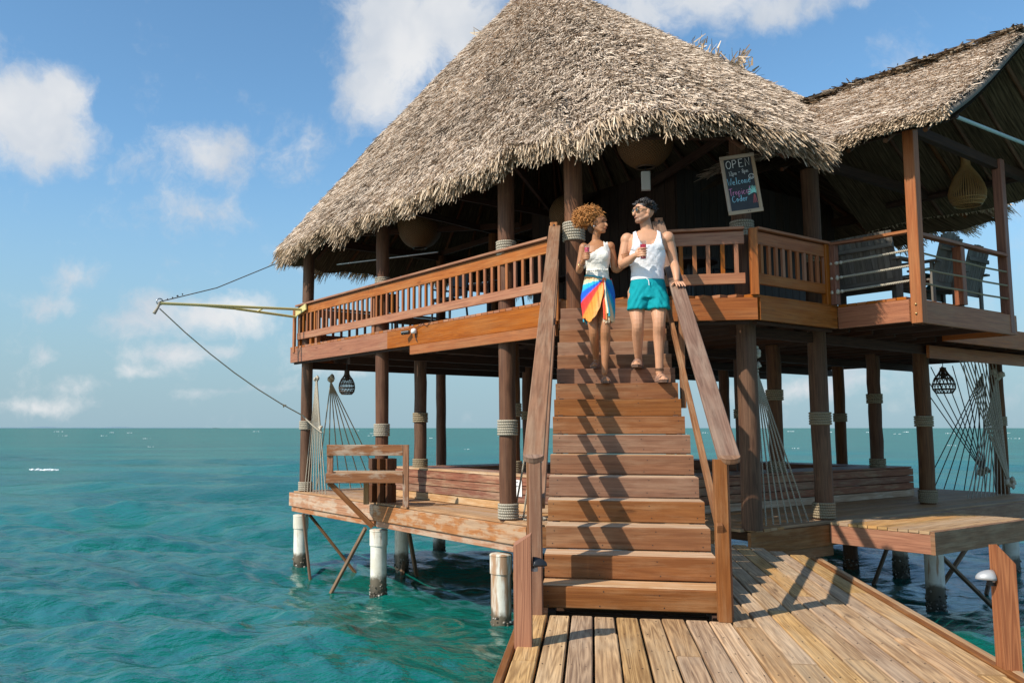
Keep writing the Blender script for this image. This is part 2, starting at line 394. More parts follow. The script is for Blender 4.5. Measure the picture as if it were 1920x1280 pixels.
# ------------------------------------------------------------------ sea
def build_sea():
    rs = [2.2]; r = 2.2
    while r < 16000:
        r += min(max(.00026 * r * r, .032), r * .022); rs.append(r)
    rs = np.array(rs)
    ang = np.concatenate([np.arange(-41, 50, .2), np.arange(50, 319, 4.0)]) * np.pi / 180     # from +y clockwise
    Rg, Ag = np.meshgrid(rs, ang, indexing='ij')
    X = Rg * np.sin(Ag); Y = Rg * np.cos(Ag)
    dr = np.gradient(rs)[:, None] * np.ones_like(Ag); Z = np.zeros_like(X)
    rg = np.random.default_rng(5)
    for i in range(96):
        lam = 10 ** rg.uniform(math.log10(.28), math.log10(11.0))
        d = R(-101 + rg.normal() * (17 if lam > 1.2 else 34)); k = 2 * math.pi / lam
        amp = .0125 * lam ** .92 * rg.uniform(.5, 1.3) * (.6 if lam > 5 else .55 if lam < 1 else .75 if lam < 2.2 else 1.0)
        kx, ky = k * math.cos(d), k * math.sin(d); ph = rg.uniform(0, 6.28)
        grid = np.maximum(dr, Rg * .0035); att = np.clip((lam / grid - 2.0) / 2.5, 0, 1)
        p = kx * X + ky * Y + ph + .55 * np.sin(.31 * kx * Y - .27 * ky * X + ph * 3)
        wv_ = np.sin(p); wv_ = wv_ + .35 * (wv_ * wv_ - .5)                       # sharper crests
        Z += amp * att * wv_
    patch = .75 + .35 * np.sin(.13 * X + .07 * Y + 1.3) * np.sin(.05 * Y - .09 * X)
    Z = Z * patch * np.clip(1.5 - Rg / 600, .4, 1)
    Z += ZW
    nr, na = X.shape
    co = np.stack([X, Y, Z], -1).reshape(-1, 3).astype(np.float32)
    i, j = np.meshgrid(np.arange(nr - 1), np.arange(na), indexing='ij'); j2 = (j + 1) % na
    f = np.stack([i * na + j, (i + 1) * na + j, (i + 1) * na + j2, i * na + j2], -1).reshape(-1, 4)
    me = bpy.data.meshes.new('sea'); me.vertices.add(len(co)); me.vertices.foreach_set('co', co.ravel())
    me.loops.add(f.size); me.loops.foreach_set('vertex_index', f.ravel().astype(np.int32))
    me.polygons.add(len(f)); me.polygons.foreach_set('loop_start', np.arange(0, f.size, 4, dtype=np.int32))
    me.polygons.foreach_set('use_smooth', np.ones(len(f), bool)); me.update(calc_edges=True)
    m, t = mat_new('turquoise_sea')
    pos = t.n('ShaderNodeNewGeometry').outputs['Position']
    st = t.n('ShaderNodeMapping', {0: pos, 2: (0, 0, R(12)), 3: (.62, 1.6, 1)})
    n1 = t.noise(st, 2.8, 5, .6, .25); n2 = t.noise(st, 11, 3, .6, .2); n3 = t.noise(st, .35, 4, .6, .4)
    h = t.math('ADD', t.math('MULTIPLY', n1.outputs[0], 1), t.math('ADD', t.math('MULTIPLY', n2.outputs[0], .26), t.math('MULTIPLY', n3.outputs[0], .5)))
    big = t.noise(t.n('ShaderNodeMapping', {0: pos, 2: (0, 0, R(8)), 3: (.35, 1.6, 1)}), .06, 6, .62)
    c = t.mix(t.mapr(big.outputs[0], .38, .66, 0, 1), (.001, .100, .080, 1), (.0025, .140, .110, 1))
    h2 = t.math('ADD', h, t.math('MULTIPLY', n3.outputs[0], 3.5)); bmp = t.n('ShaderNodeBump', {'Height': h2, 'Strength': 1.0, 'Distance': .13})
    dif = t.n('ShaderNodeBsdfDiffuse', {'Color': c, 'Normal': bmp}); glo = t.n('ShaderNodeBsdfGlossy', {'Color': (1, 1, 1, 1), 'Roughness': .14, 'Normal': t.n('ShaderNodeBump', {'Height': h, 'Strength': .85, 'Distance': .03})})
    fre = t.math('MINIMUM', t.n('ShaderNodeFresnel', {'IOR': 1.333, 'Normal': bmp}).outputs[0], .30)
    t.n('ShaderNodeOutputMaterial', {0: t.n('ShaderNodeMixShader', {0: fre, 1: dif, 2: glo})})
    me.materials.append(m)
    o = bpy.data.objects.new('sea_water', me); col.objects.link(o)
    o['kind'] = 'structure'; o['label'] = 'choppy turquoise sea reaching to the horizon'
    return co
SEA = build_sea()
def sea_z(x, y):
    d = (SEA[:, 0] - x) ** 2 + (SEA[:, 1] - y) ** 2; return float(SEA[d.argmin(), 2])

def ico_mesh(name, sub=1):
    bm = bmesh.new(); bmesh.ops.create_icosphere(bm, subdivisions=sub, radius=1); v = np.array([x.co[:] for x in bm.verts]); f = [[q.index for q in p.verts] for p in bm.faces]; bm.free(); return v, f
ICO = ico_mesh('i', 1)
def blobs(mb, pts, radii, squash=1.0):
    v, f = ICO
    for p, r in zip(pts, radii):
        rr = np.array([r, r, r * squash]) * RNG.uniform(.7, 1.3, 3)
        mb.add((v * rr + np.array(p)).tolist(), f, [[(0, 0)] * 3] * len(f), True)

mb = MB()
FO = [(80, 880, .9, .35, 120), (98, 880, .6, .3, 60)]
M['foam'] = plain('white_foam', (.80, .83, .83), .8)
def pix_at_z(u, v, z):
    r = pixray(u, v); k = (z - EYE) / r.z; return Vector((r.x * k, r.y * k, z))
for (u, v, wx, wy, n) in FO:
    c0 = pix_at_z(u, v, ZW + .1)
    pts = [];rad = []
    for i in range(n):
        x = c0.x + random.gauss(0, wx * .4); y = c0.y + random.gauss(0, wy * .4); pts.append((x, y, sea_z(x, y) + .05 + random.uniform(0, .2))); rad.append(random.uniform(.04, .12))
    blobs(mb, pts, rad, .55)
o = mb.build('whitecap_foam', M['foam']); o['kind'] = 'stuff'; o['label'] = 'white foam of a small breaking wave'
mb = MB()
for i in range(46):
    u, v = random.uniform(0, 1920), random.choice((random.uniform(806, 818), random.uniform(808, 845)))
    c0 = pix_at_z(u, v, ZW); q = c0.length / 1612
    for k in range(7):
        x = c0.x + random.gauss(0, 3.0 * q); y = c0.y + random.gauss(0, 1.5 * q * 4)
        blobs(mb, [(x, y, ZW + .12)], [random.uniform(.5, 1.1) * q], .5)
o = mb.build('distant_whitecaps', M['foam']); o['kind'] = 'stuff'; o['label'] = 'tiny distant whitecaps scattered below the horizon'
# low far shore on the left of the horizon
mb = MB()
pr = []
for i in range(61):
    x = -9500 + i * 95; pr.append((x, 2 + 22 * math.sin(math.pi * i / 60) ** .6 * (.55 + .45 * math.sin(i * .7) * math.sin(i * .23 + 1))))
for i in range(60):
    (xa, za), (xb, zb) = pr[i], pr[i + 1]
    y0, y1 = 14500, 15300
    mb.add([(xa, y0, ZW - 1), (xb, y0, ZW - 1), (xb, y0 + 250, zb), (xa, y0 + 250, za), (xb, y1, ZW - 1), (xa, y1, ZW - 1)], [[0, 1, 2, 3], [3, 2, 4, 5]], [[(0, 0)] * 4] * 2)
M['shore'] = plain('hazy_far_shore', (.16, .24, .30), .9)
o = mb.build('far_shore_terrain', M['shore']); o['kind'] = 'structure'; o['label'] = 'low hazy strip of land on the left horizon'

# ------------------------------------------------------------------ boardwalk
walk = bpy.data.objects.new('boardwalk', None); col.objects.link(walk); walk['kind'] = 'structure'; walk['label'] = 'weathered plank boardwalk leading to the stairs'
ORG[walk.name] = Vector((0, 0, 0))
SP = .1533; N_STAIR = 9
for i in range(17):
    u = -.105 + SP * (i + .5)
    # planks in front of the stairs end at it, those to the right run on to the lower deck
    v_end = -.12 if i < N_STAIR else (3.9 if i < 15 else 3.6)
    if i >= 12: v_end = {12: 4.2, 13: 3.9, 14: 3.7, 15: 3.45, 16: 3.2}[i]
    v = -3.6; cuts = [v]
    seq = {0: [-1.35], 1: [], 2: [-2.0], 3: [-.62], 4: [], 5: [], 6: [-1.1], 7: [-1.6], 8: [], 9: [-.28, 1.7], 10: [-1.15, 2.3], 11: [.3], 12: [-1.0, 1.5], 13: [.9], 14: [-1.7, 1.9], 15: [-.4], 16: [-1.2, 1.1]}[i]
    cuts += seq + [v_end]
    for c0, c1 in zip(cuts[:-1], cuts[1:]):
        wdt = SP - random.uniform(.007, .017)
        if i < 4: wdt -= .006
        dz = random.uniform(-.003, .003); du = random.uniform(-.002, .002)
        MB().board(S(u + du, c0 + .004, -.02 + dz), S(u + du + random.uniform(-.003, .003), c1 - .004, -.02 + dz), wdt, .04, ch=.006).build('plank', M['dock_wood'], walk)
# edge boards on the right, running along the boardwalk
MB().board(S(2.545, -3.6, -.036), S(2.545, 3.05, -.036), .05, .07, ch=.006).build('edge_board', M['stair_wood'], walk)
MB().board(S(2.60, -3.6, -.088), S(2.60, 3.0, -.088), .045, .17, ch=.006).build('edge_board', M['deck_wood'], walk)
MB().board(S(-.135, -3.6, -.10), S(-.135, 2.2, -.10), .045, .2, ch=.006).build('edge_board', M['stair_wood'], walk)
for u in (.1, 1.2, 2.3):
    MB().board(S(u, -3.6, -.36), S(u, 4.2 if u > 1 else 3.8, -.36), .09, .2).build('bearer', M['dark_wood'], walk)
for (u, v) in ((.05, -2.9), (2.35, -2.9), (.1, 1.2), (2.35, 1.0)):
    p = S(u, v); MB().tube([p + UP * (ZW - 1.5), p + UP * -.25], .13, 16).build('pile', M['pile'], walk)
for v in np.arange(-3.4, 3.2, .40):  # unseen bearers, added closely spaced so the plank gaps read dark
    MB().board(S(-.09, v, -.145), S(2.55, v, -.145), .07, .205).build('gap_darkening_bearer', M['dark_wood'], walk)

def bollard(u, v, side, label):
    p = S(u, v); t = thing('bollard_post', label, 'bollard', S(u, v, 0), 'light bollards on the boardwalk')
    b = MB(); w2, d2 = (.045, .05) if side > 0 else (.052, .06)
    # square post with a sloping top, set outside the walk, foot bolted to its edge
    z0, zl, zh = -.35, .55, .665
    if side > 0: zl, zh = zh, zl
    c = [S(u - w2, v - d2), S(u + w2, v - d2), S(u + w2, v + d2), S(u - w2, v + d2)]
    tops = [zl, zh, zh, zl]
    if side < 0: tops = [.585, .655, .66, .60]
    else: tops = [.665, .56, .545, .65]
    vs = [x + UP * z0 for x in c] + [x + UP * q for x, q in zip(c, tops)]
    o1, o2 = random.random() * 40, random.random() * 40
    for i in range(4):
        j = (i + 1) % 4; b.add([vs[i], vs[j], vs[j + 4], vs[i + 4]], [[0, 1, 2, 3]], [[(o1 + z0, o2 + i * .15), (o1 + z0, o2 + i * .15 + .15), (o1 + tops[j], o2 + i * .15 + .15), (o1 + tops[i], o2 + i * .15)]])
    b.add(vs[4:], [[0, 1, 2, 3]], [[(o1, o2), (o1 + .04, o2), (o1 + .04, o2 + .15), (o1, o2 + .15)]])
    b.build('post', M['bollard_wood'], t)
    # small hooded down-light on the face that looks over the walk
    q = S(u - side * (w2 + .008), v, .48)
    m2 = MB(); m2.tube([q, q - DU * side * .012], .034, 16); m2.build('mounting_plate', M['lamp_grey'] if side > 0 else M['lamp_black'], t)
    h = MB(); ax = -DU * side
    rows = []
    for i in range(9):
        th = math.pi * .5 * i / 8
        rows.append((.062 * math.cos(th) + .002, .062 * math.sin(th)))
    # half-round hood, long axis out over the walk
    vs, fs = [], []
    n = 12
    for i, ph in enumerate(np.linspace(0, math.pi, n)):
        for k, tt in enumerate(np.linspace(0, math.pi / 2, 7)):
            r = .045; L = .085
            vs.append(q + ax * (L * math.sin(tt)) * 1.0 + DV * (math.cos(ph) * r * math.cos(tt)) + UP * (math.sin(ph) * r * 1.1 * (math.cos(tt) * .9 + .1) - .012))
    for i in range(n - 1):
        for k in range(6): fs.append([i * 7 + k, (i + 1) * 7 + k, (i + 1) * 7 + k + 1, i * 7 + k + 1])
    h.add(vs, fs, [[(0, 0)] * 4] * len(fs), True); ho = h.build('hood', M['lamp_grey'] if side > 0 else M['lamp_black'], t)
    sm = ho.modifiers.new('thick', 'SOLIDIFY'); sm.thickness = .006; sm.offset = 0
    MB().tube([q - UP * .02 + ax * .01, q - UP * .045 + ax * .01], .022, 12).build('lens', M['lamp_grey'] if side < 0 else M['lamp_black'], t)
bollard(-.06, -.985, -1, 'reddish wooden bollard with black hooded light, left of the stairs')
bollard(2.585, -1.02, 1, 'orange wooden bollard with grey hooded light at the right boardwalk edge')

# ------------------------------------------------------------------ the building
bar = thing('overwater_bar', 'two-storey wooden overwater bar on piles with thatched palm roof and front stairs', 'building', B(5, 4.5, 0))

# --- lower deck
low = pempty('lower_deck', bar)
AE, BE = 9.95, 11.7
k = 0
a = .40; bw = .142
# left side: boards run along the front, to the edge
b_ = .045
while b_ < 2.6:
    a0 = max(.3, 2.35 - b_) ; MB().board(B(a0, b_ + bw / 2, -.02), B(AE, b_ + bw / 2, -.02), bw - .008, .038).build('deck_board', M['deck_wood'], low); b_ += bw
a_ = .36
while a_ < 3.6:                                            # right side: boards run along the right front
    b0 = max(2.62, 2.45 - a_); MB().board(B(a_ + bw / 2, b0, -.02), B(a_ + bw / 2, BE, -.02), bw - .008, .038).build('deck_board', M['deck_wood'], low); a_ += bw
a_ = 7.6
while a_ < AE - .1:
    MB().board(B(a_ + bw / 2, 2.62, -.02), B(a_ + bw / 2, BE, -.02), bw - .008, .038).build('deck_board', M['deck_wood'], low); a_ += bw
b_ = 8.9
while b_ < BE - .1:
    MB().board(B(3.66, b_ + bw / 2, -.02), B(7.58, b_ + bw / 2, -.02), bw - .008, .038).build('deck_board', M['deck_wood'], low); b_ += bw
# fascia, left front: two runs of a deep bleached board with a shallower one below
fp = [(2.42, 6.52), (6.53, 9.97)]
for (x0, x1) in fp:
    MB().board(B(x0, -.02, -.165), B(x1, -.02, -.165), .05, .265, ch=.006).build('fascia_board', M['peel_wood'], low)
    MB().board(B(x0 + .02, .015, -.355), B(x1 - .06, .015, -.355), .05, .105, ch=.006).build('fascia_board', M['peel_wood'], low)
MB().board(B(9.995, -.02, -.165), B(9.995, BE, -.165), .05, .27).build('fascia_board', M['peel_wood'], low)
MB().board(B(2.40, -.03, -.165), B(.62, 1.78, -.165), .05, .27).build('fascia_board', M['stair_wood'], low)
MB().board(B(.33, 1.9, -.175), B(.30, 3.80, -.175), .05, .28).build('fascia_board', M['stair_wood'], low)
MB().board(B(.36, 1.9, -.39), B(.34, 3.75, -.39), .05, .14).build('fascia_board', M['stair_wood'], low)
MB().board(B(.32, 6.34, -.165), B(.34, BE, -.165), .05, .27).build('fascia_board', M['stair_wood'], low)
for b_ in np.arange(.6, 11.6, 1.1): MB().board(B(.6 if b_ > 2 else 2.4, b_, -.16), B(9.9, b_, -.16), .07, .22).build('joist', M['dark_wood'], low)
# side platform at the right front
plat = pempty('landing_platform', bar)
PA0, PA1, PB0, PB1 = -1.12, .27, 3.62, 6.30
nb = 10; bw2 = (PA1 - PA0 - .05) / nb
for i in range(nb):
    aa = PA0 + .05 + bw2 * (i + .5); MB().board(B(aa, PB0 - .012, -.012), B(aa, PB1, -.012), bw2 - .009, .04).build('deck_board', M['dock_wood'], plat)
MB().board(B(PA0, PB0 + .02, -.16), B(PA1, PB0 + .02, -.16), .05, .25, ch=.006).build('fascia_board', M['red_wood'], plat)
MB().board(B(PA0 + .02, PB0 - .01, -.14), B(PA0 + .02, PB1 + .02, -.14), .055, .29, ch=.006).build('fascia_board', M['hand_wood'], plat)
MB().board(B(PA0, PB1, -.16), B(PA1, PB1, -.16), .05, .25).build('fascia_board', M['stair_wood'], plat)
for b_ in (4.4, 5.2, 6.0): MB().board(B(PA0 + .05, b_, -.15), B(PA1, b_, -.15), .06, .2).build('joist', M['dark_wood'], plat)

# --- piles under the deck (cream sleeves with a collar, barnacles at the water line)
def pile(a, b, top=-.42, r=.142, rust=False, collar=True, wood_only=False):
    mt = M['pile_rust'] if rust else M['pile']
    p = B(a, b)
    po = MB().tube([p + UP * (ZW - 1.6), p + UP * (ZW + .4), p + UP * (top - .03)], [r, r, r], 22).build('pile', M['post_wood'] if wood_only else mt, bar)
    if collar:
        MB().tube([p + UP * (top - .30), p + UP * (top - .06)], r + .014, 22).build('sleeve_collar', mt, po)
        MB().torus(p + UP * (top - .05), r + .004, .016, 24, 6).build('cap_ring', mt, po)
    b_ = MB(); pts, rad = [], []
    for i in range(150):
        t = random.uniform(0, 6.283); z = ZW + random.triangular(-.12, .33, .02); pts.append(p + Vector((math.cos(t) * r, math.sin(t) * r, z))); rad.append(random.uniform(.009, .024))
    blobs(b_, pts, rad, .9); bo = b_.build('barnacles', M['barnacle'], po); bo['kind'] = 'stuff'
for q in ((9.55, .03), (6.45, .03), (3.0, -.02)): pile(*q, rust=(q[0] == 3.0))
for q in ((8.46, 1.76), (9.5, 3.4), (2.63, 9.9), (.56, 7.0), (1.19, 11.3)): pile(*q, collar=False)
pile(.58, 3.72, -.5, rust=True)
for q in ((3.58, 9.74), (6.4, 3.2), (6.4, 6.4), (9.4, 7), (5.2, 9.2), (1.9, 4.5), (9.5, 11)): pile(*q, top=-.28, collar=False, wood_only=True)
# slanting braces between the piles
for p, q, r_ in (((9.35, -.02, -.42), (8.75, -.12, -1.75), .035), ((9.4, .15, -.45), (8.6, .9, -1.7), .035), ((6.75, -.06, -.45), (7.65, -.3, -1.75), .04), ((2.85, .1, -.7), (2.35, .0, -1.8), .045),
                 ((7.6, 1.3, -.3), (8.1, 1.9, -1.7), .05), ((8.9, 2.2, -.3), (8.2, 1.6, -1.7), .05), ((.62, 6.6, -.35), (.4, 8.6, -1.75), .04), ((.5, 8.6, -.35), (.7, 7.0, -1.6), .04), ((1.1, 10.9, -.3), (.9, 9.5, -1.7), .04), ((2.4, 9.6, -.3), (2.3, 8.2, -1.7), .04)):
    MB().board(B(*p), B(*q), r_ * 1.5, r_ * 1.3, up=E2).build('brace', M['brace_wood'], bar)

# --- round posts with rope bands
def rope_band(p, r, n, parent, z, mat='rope', rr=.021):
    g = MB()
    for i in range(n):
        g.torus(Vector((p.x, p.y, z + i * rr * 1.93 + random.uniform(-.002, .002))), r + rr * .62, rr, 26, 7)
    g.build('rope_band', M[mat], parent)
def post(a, b, z0, z1, r=.118, bands=(), a1=None, b1=None, mat='post_wood', tan=False):
    p, q = B(a, b, z0), B(a if a1 is None else a1, b if b1 is None else b1, z1)
    g = MB(); m = 9; pts = [p.lerp(q, i / (m - 1)) + Vector((random.uniform(-.006, .006), random.uniform(-.006, .006), 0)) for i in range(m)]
    g.tube(pts, [r * random.uniform(.97, 1.03) for _ in range(m)], 20)
    po = g.build('post', M[mat], bar)
    for (zz, n) in bands:
        c = p.lerp(q, (zz - z0) / (z1 - z0)); rope_band(c, r, n, po, zz, 'rope_tan' if tan else 'rope', .019)
    return po
post(9.72, .20, -.02, 5.2, .12, ((.03, 5), (1.28, 5), (3.74, 5)))
post(6.62, .18, -.02, 5.2, .118, ((1.17, 6), (3.80, 6)))
post(3.05, .16, -.02, 5.2, .122, ((.03, 6), (1.21, 6), (3.82, 6)))
post(1.62, .16, -.02, 5.2, .122, ((3.78, 7),))
post(.42, 2.1, -.02, 5.2, .128, ((3.86, 6),))
post(.52, 3.9, -.02, 5.1, .125, ((.04, 6), (1.36, 5), (3.72, 5)), tan=True)
post(.95, 7.72, -.02, 2.7, .125, ((.04, 6), (1.34, 5)), tan=True)
post(1.30, 11.4, -.02, 2.7, .12, ((1.36, 5),), tan=True)
for (a, b, bd, z0) in ((7.0, 1.25, ((.56, 5), (1.42, 5)), .5), (4.46, 1.42, ((.56, 6), (1.50, 6)), .5), (2.2, 5.3, ((.58, 5), (1.78, 5)), .5), (2.2, 8.45, ((.56, 5), (1.78, 5)), .5)):
    post(a, b, z0, 2.7, .118, bd, tan=True)
for (a, b, bd) in ((10.0, 3.8, ()), (8.0, 4.75, ((1.5, 5),)), (4.0, 10.3, ((1.45, 5),)), (6.1, 9.1, ()), (4.0, 6.84, ((1.5, 5),)), (9.7, 8.0, ()), (9.7, 11.4, ())):
    post(a, b, -.02, 2.7, .118, bd, tan=True)
for (a, b) in ((9.72, 3.6), (9.72, 7.9), (5.5, 8.0), (7.2, 3.2)): post(a, b, ZD, 5.3, .11)

# cladding round the foot of the second post: squared timbers with notched edges
cl = pempty('post_cladding', bar)
for (da, db) in ((-.15, -.1), (-.15, .14), (.15, -.1), (.15, .14), (0, -.17), (0, .2), (-.2, .02), (.2, .02)):
    c0 = B(6.62 + da, .18 + db)
    MB().board(c0 + UP * .0, c0 + UP * .30, .10, .09, up=E1).build('timber', M['post_wood'], cl)
    MB().board(c0 + UP * .30, c0 + UP * .58, .08, .07, up=E1).build('timber', M['post_wood'], cl)
    MB().board(c0 + UP * .58, c0 + UP * .76, .11, .1, up=E1).build('timber', M['post_wood'], cl)

# --- raised box around the opening in the lower deck
boxp = pempty('raised_seating_box', bar)
BH = .53
def boxwall(p, q, nrm, n=4, z0=0.0, z1=BH, mat='box_wood'):
    h = (z1 - z0) / n
    for i in range(n):
        MB().board(p + UP * (z0 + h * (i + .5)), q + UP * (z0 + h * (i + .5)), .04, h - .012, ch=.004).build('board', M[mat if i else 'tread_wood'], boxp)
bi = [((2.0, 2.95), (2.0, 9.3)), ((7.7, 1.05), (3.6, 1.05)), ((3.6, 1.05), (2.0, 2.95)), ((2.0, 9.3), (7.7, 9.3)), ((7.7, 9.3), (7.7, 1.05))]
for (p, q) in bi: boxwall(B(*p), B(*q), None)
for (p, q) in (((2.75, 3.3), (2.75, 8.6)), ((7.0, 1.75), (4.0, 1.75)), ((4.0, 1.75), (2.75, 3.3)), ((2.75, 8.6), (7.0, 8.6)), ((7.0, 8.6), (7.0, 1.75))):
    boxwall(B(*p), B(*q), None, 3)
for i in range(5):
    s = .075 + i * .148
    MB().board(B(2.0 + s, 3.0 + s * .4, BH + .016), B(2.0 + s, 9.3, BH + .016), .14, .03).build('top_board', M['box_wood'], boxp)
    MB().board(B(3.65 + s * .4, 1.05 + s, BH + .016), B(7.7, 1.05 + s, BH + .016), .14, .03).build('top_board', M['tread_wood' if i < 2 else 'box_wood'], boxp)
    MB().board(B(2.83, 9.3 - s, BH + .012), B(7.7, 9.3 - s, BH + .012), .14, .03).build('top_board', M['box_wood'], boxp)
    MB().board(B(7.7 - s, 1.83, BH + .008), B(7.7 - s, 8.6, BH + .008), .14, .03).build('top_board', M['box_wood'], boxp)
    MB().board(B(3.6 + s * .55, 1.08 + s * .75, BH + .018), B(2.02 + s * .75, 2.95 + s * .45, BH + .018), .14, .03).build('top_board', M['box_wood'], boxp)

# --- upper deck
upd = pempty('upper_deck', bar)
sp = .142
a_ = -.0
i = 0
while a_ < 10.0:
    ac = a_ + sp / 2
    b0 = 0.0 if ac > 1.80 else max(1.80 - ac, 0)
    b0 -= .028
    MB().board(B(ac, b0, ZD - .018), B(ac, 11.8, ZD - .018), sp - .009, .036, ch=.003).build('deck_board', M['rail_wood'], upd); a_ += sp
# fascia
FZ = ZD - .038 - .147
MB().board(B(1.78, -.005, FZ), B(6.1, -.005, FZ), .05, .29, ch=.004).build('fascia_board', M['red_wood'], upd)
MB().board(B(6.1, -.005, FZ), B(10.06, -.005, FZ), .05, .29, ch=.004).build('fascia_board', M['red_wood'], upd)
MB().board(B(1.78, -.02, FZ - .225), B(5.35, -.02, FZ - .225), .05, .15, ch=.004).build('fascia_board', M['red_wood'], upd)
MB().board(B(2.2, .05, FZ - .165), B(10.0, .05, FZ - .165), .05, .03).build('drip_strip', M['dark_wood'], upd)
MB().board(B(10.03, .022, FZ), B(10.03, 11.8, FZ), .05, .29).build('fascia_board', M['red_wood'], upd)
MB().board(B(1.76, -.01, FZ), B(-.01, 1.76, FZ), .05, .29, ch=.004).build('fascia_board', M['red_wood'], upd)
MB().board(B(-.01, 1.79, FZ), B(-.01, 3.52, FZ), .05, .29, ch=.004).build('fascia_board', M['red_wood'], upd)
MB().board(B(1.7, .12, FZ - .17), B(.1, 1.74, FZ - .17), .05, .04).build('drip_strip', M['dark_wood'], upd)
MB().board(B(.06, 1.8, FZ - .17), B(.06, 3.5, FZ - .17), .05, .04).build('drip_strip', M['dark_wood'], upd)
MB().board(B(-.01, 6.54, FZ), B(-.01, 11.8, FZ), .05, .29).build('fascia_board', M['red_wood'], upd)
MB().board(B(.42, 6.9, FZ - .26), B(.42, 11.9, FZ - .26), .05, .21).build('fascia_board', M['red_wood'], upd)
for b_ in np.arange(.35, 11.8, .62):
    a0 = .12 if b_ > 1.8 else 1.9 - b_
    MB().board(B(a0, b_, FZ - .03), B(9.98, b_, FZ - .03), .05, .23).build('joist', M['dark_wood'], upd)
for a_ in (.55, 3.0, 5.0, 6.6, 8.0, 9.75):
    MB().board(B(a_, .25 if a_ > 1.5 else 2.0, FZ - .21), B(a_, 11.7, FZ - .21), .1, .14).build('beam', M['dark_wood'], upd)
# balcony
bal = pempty('balcony', bar)
BA, BB0, BB1 = -1.03, 3.56, 6.50
a_ = BA + .05; sp2 = (0 - .04 - a_) / 7
for i in range(7): MB().board(B(a_ + sp2 * (i + .5), BB0 - .026, ZD - .02), B(a_ + sp2 * (i + .5), BB1, ZD - .02), sp2 - .01, .036).build('deck_board', M['rail_wood'], bal)
MB().board(B(-.037, BB0, FZ), B(BA, BB0, FZ), .05, .29).build('fascia_board', M['red_wood'], bal)
MB().board(B(BA, BB0 - .025, FZ), B(BA, BB1 + .025, FZ), .05, .29).build('fascia_board', M['red_wood'], bal)
MB().board(B(BA, BB1, FZ), B(-.037, BB1, FZ), .05, .29).build('fascia_board', M['red_wood'], bal)
for b_ in (4.2, 5.0, 5.8): MB().board(B(BA + .03, b_, FZ - .02), B(.1, b_, FZ - .02), .05, .22).build('joist', M['dark_wood'], bal)
def sqpost(p, q, w_, parent, mat='red_wood', up=E1, name='post'):
    return MB().board(p, q, w_, w_, up=up, ch=.008).build(name, M[mat], parent)
cp = sqpost(B(BA - .085, BB0 + .0, ZD - .36), B(BA - .085, BB0 + .02, 5.25), .14, bal, 'red_wood')
for z in (ZD - .12, ZD - .24): MB().lathe(B(BA - .085, BB0 - .072, z), [(.0, -.012), (.014, -.01), (.014, .01), (0, .012)], 10).build('bolt', M['gold'], cp)
sqpost(B(BA + .03, 6.38, ZD - .3), B(BA + .03, 6.38, 5.3), .13, bal, 'red_post')
sqpost(B(BA + .03, 4.97, ZD), B(BA + .03, 4.97, 3.80), .12, bal, 'red_post')
sqpost(B(-.03, 3.50, ZD), B(-.03, 3.50, 3.82), .10, bal, 'red_post')
RZ = 3.835
MB().board(B(-.02, 3.47, RZ), B(-.47, 3.53, RZ), .1, .04).build('cap_rail', M['red_post'], bal)
MB().board(B(-.47, 3.53, RZ), B(BA - .03, 3.56, RZ), .1, .04).build('cap_rail', M['rail_wood'], bal)
MB().board(B(BA, 3.66, RZ), B(BA, 4.97, RZ), .1, .045).build('cap_rail', M['red_post'], bal)
MB().board(B(BA, 4.97, RZ), B(BA, 6.32, RZ), .1, .045).build('cap_rail', M['red_post'], bal)
for z in (3.19, 3.385, 3.59):
    pts = [B(-.04, 3.47, z - .03), B(-.35, 3.5, z - .022), B(-.7, 3.53, z - .012), B(BA - .01, 3.55, z)]
    r = MB().tube(pts, .017, 8).build('rope_rail', M['rope'], bal)
    k = MB(); blobs(k, [pts[0] + E1 * .02, pts[0] - E1 * .05, pts[0] - E1 * .11], [.032, .036, .026]); k.build('knot', M['rope'], r)
    MB().tube([B(BA - .02, 3.62, z), B(BA - .015, 4.3, z - .012), B(BA - .02, 4.97, z - .004), B(BA - .015, 5.6, z - .012), B(BA - .01, 6.32, z)], .014, 8).build('rope_rail', M['rope_tan'], bal)

# --- upper railings
def railing(p, q, n, first=.06, last=.06, cap=True, posts=(), name='railing', mat='rail_wood'):
    """cap, upper board, balusters, lower board along p->q (points at deck level); outside is to the right of p->q reversed"""
    rl = pempty(name, bar); d = (q - p); L = d.length; d = d / L; nrm = d.cross(UP)
    if cap:
        MB().board(p + UP * .862 + d * -.02, q + UP * .862, .145, .036, ch=.005).build('cap_rail', M[mat], rl)
    MB().board(p + UP * .745, q + UP * .745, .045, .165, ch=.004).build('upper_board', M[mat], rl)
    MB().board(p + UP * .215, q + UP * .215, .045, .138, ch=.004).build('lower_board', M[mat], rl)
    me = None
    for i in range(n):
        x = first + (L - first - last) * i / max(1, n - 1) + random.uniform(-.006, .006)
        c = p + d * x - UP * 0
        MB().board(c + UP * .285, c + UP * .662, .052, .036, up=nrm, ch=.003).build('baluster', M[mat], rl)
    for x in posts:
        c = p + d * x
        MB().board(c + UP * 0, c + UP * .84, .095, .085, up=nrm, ch=.005).build('rail_post', M[mat], rl)
    return rl
bb = ZD
railing(B(9.86, .045, bb), B(1.95, .045, bb), 45, .09, .05, posts=())
rl2 = pempty('railing', bar)
for x in (9.86, 9.3, 6.75, 9.05): MB().board(B(x, .10, bb), B(x, .10, bb + .84), .09, .09, up=E1).build('rail_post', M['rail_wood'], rl2)
MB().board(B(9.88, -.03, bb - .12), B(9.88, -.03, bb + .82), .085, .05, up=E2).build('corner_board', M['rail_wood'], rl2)
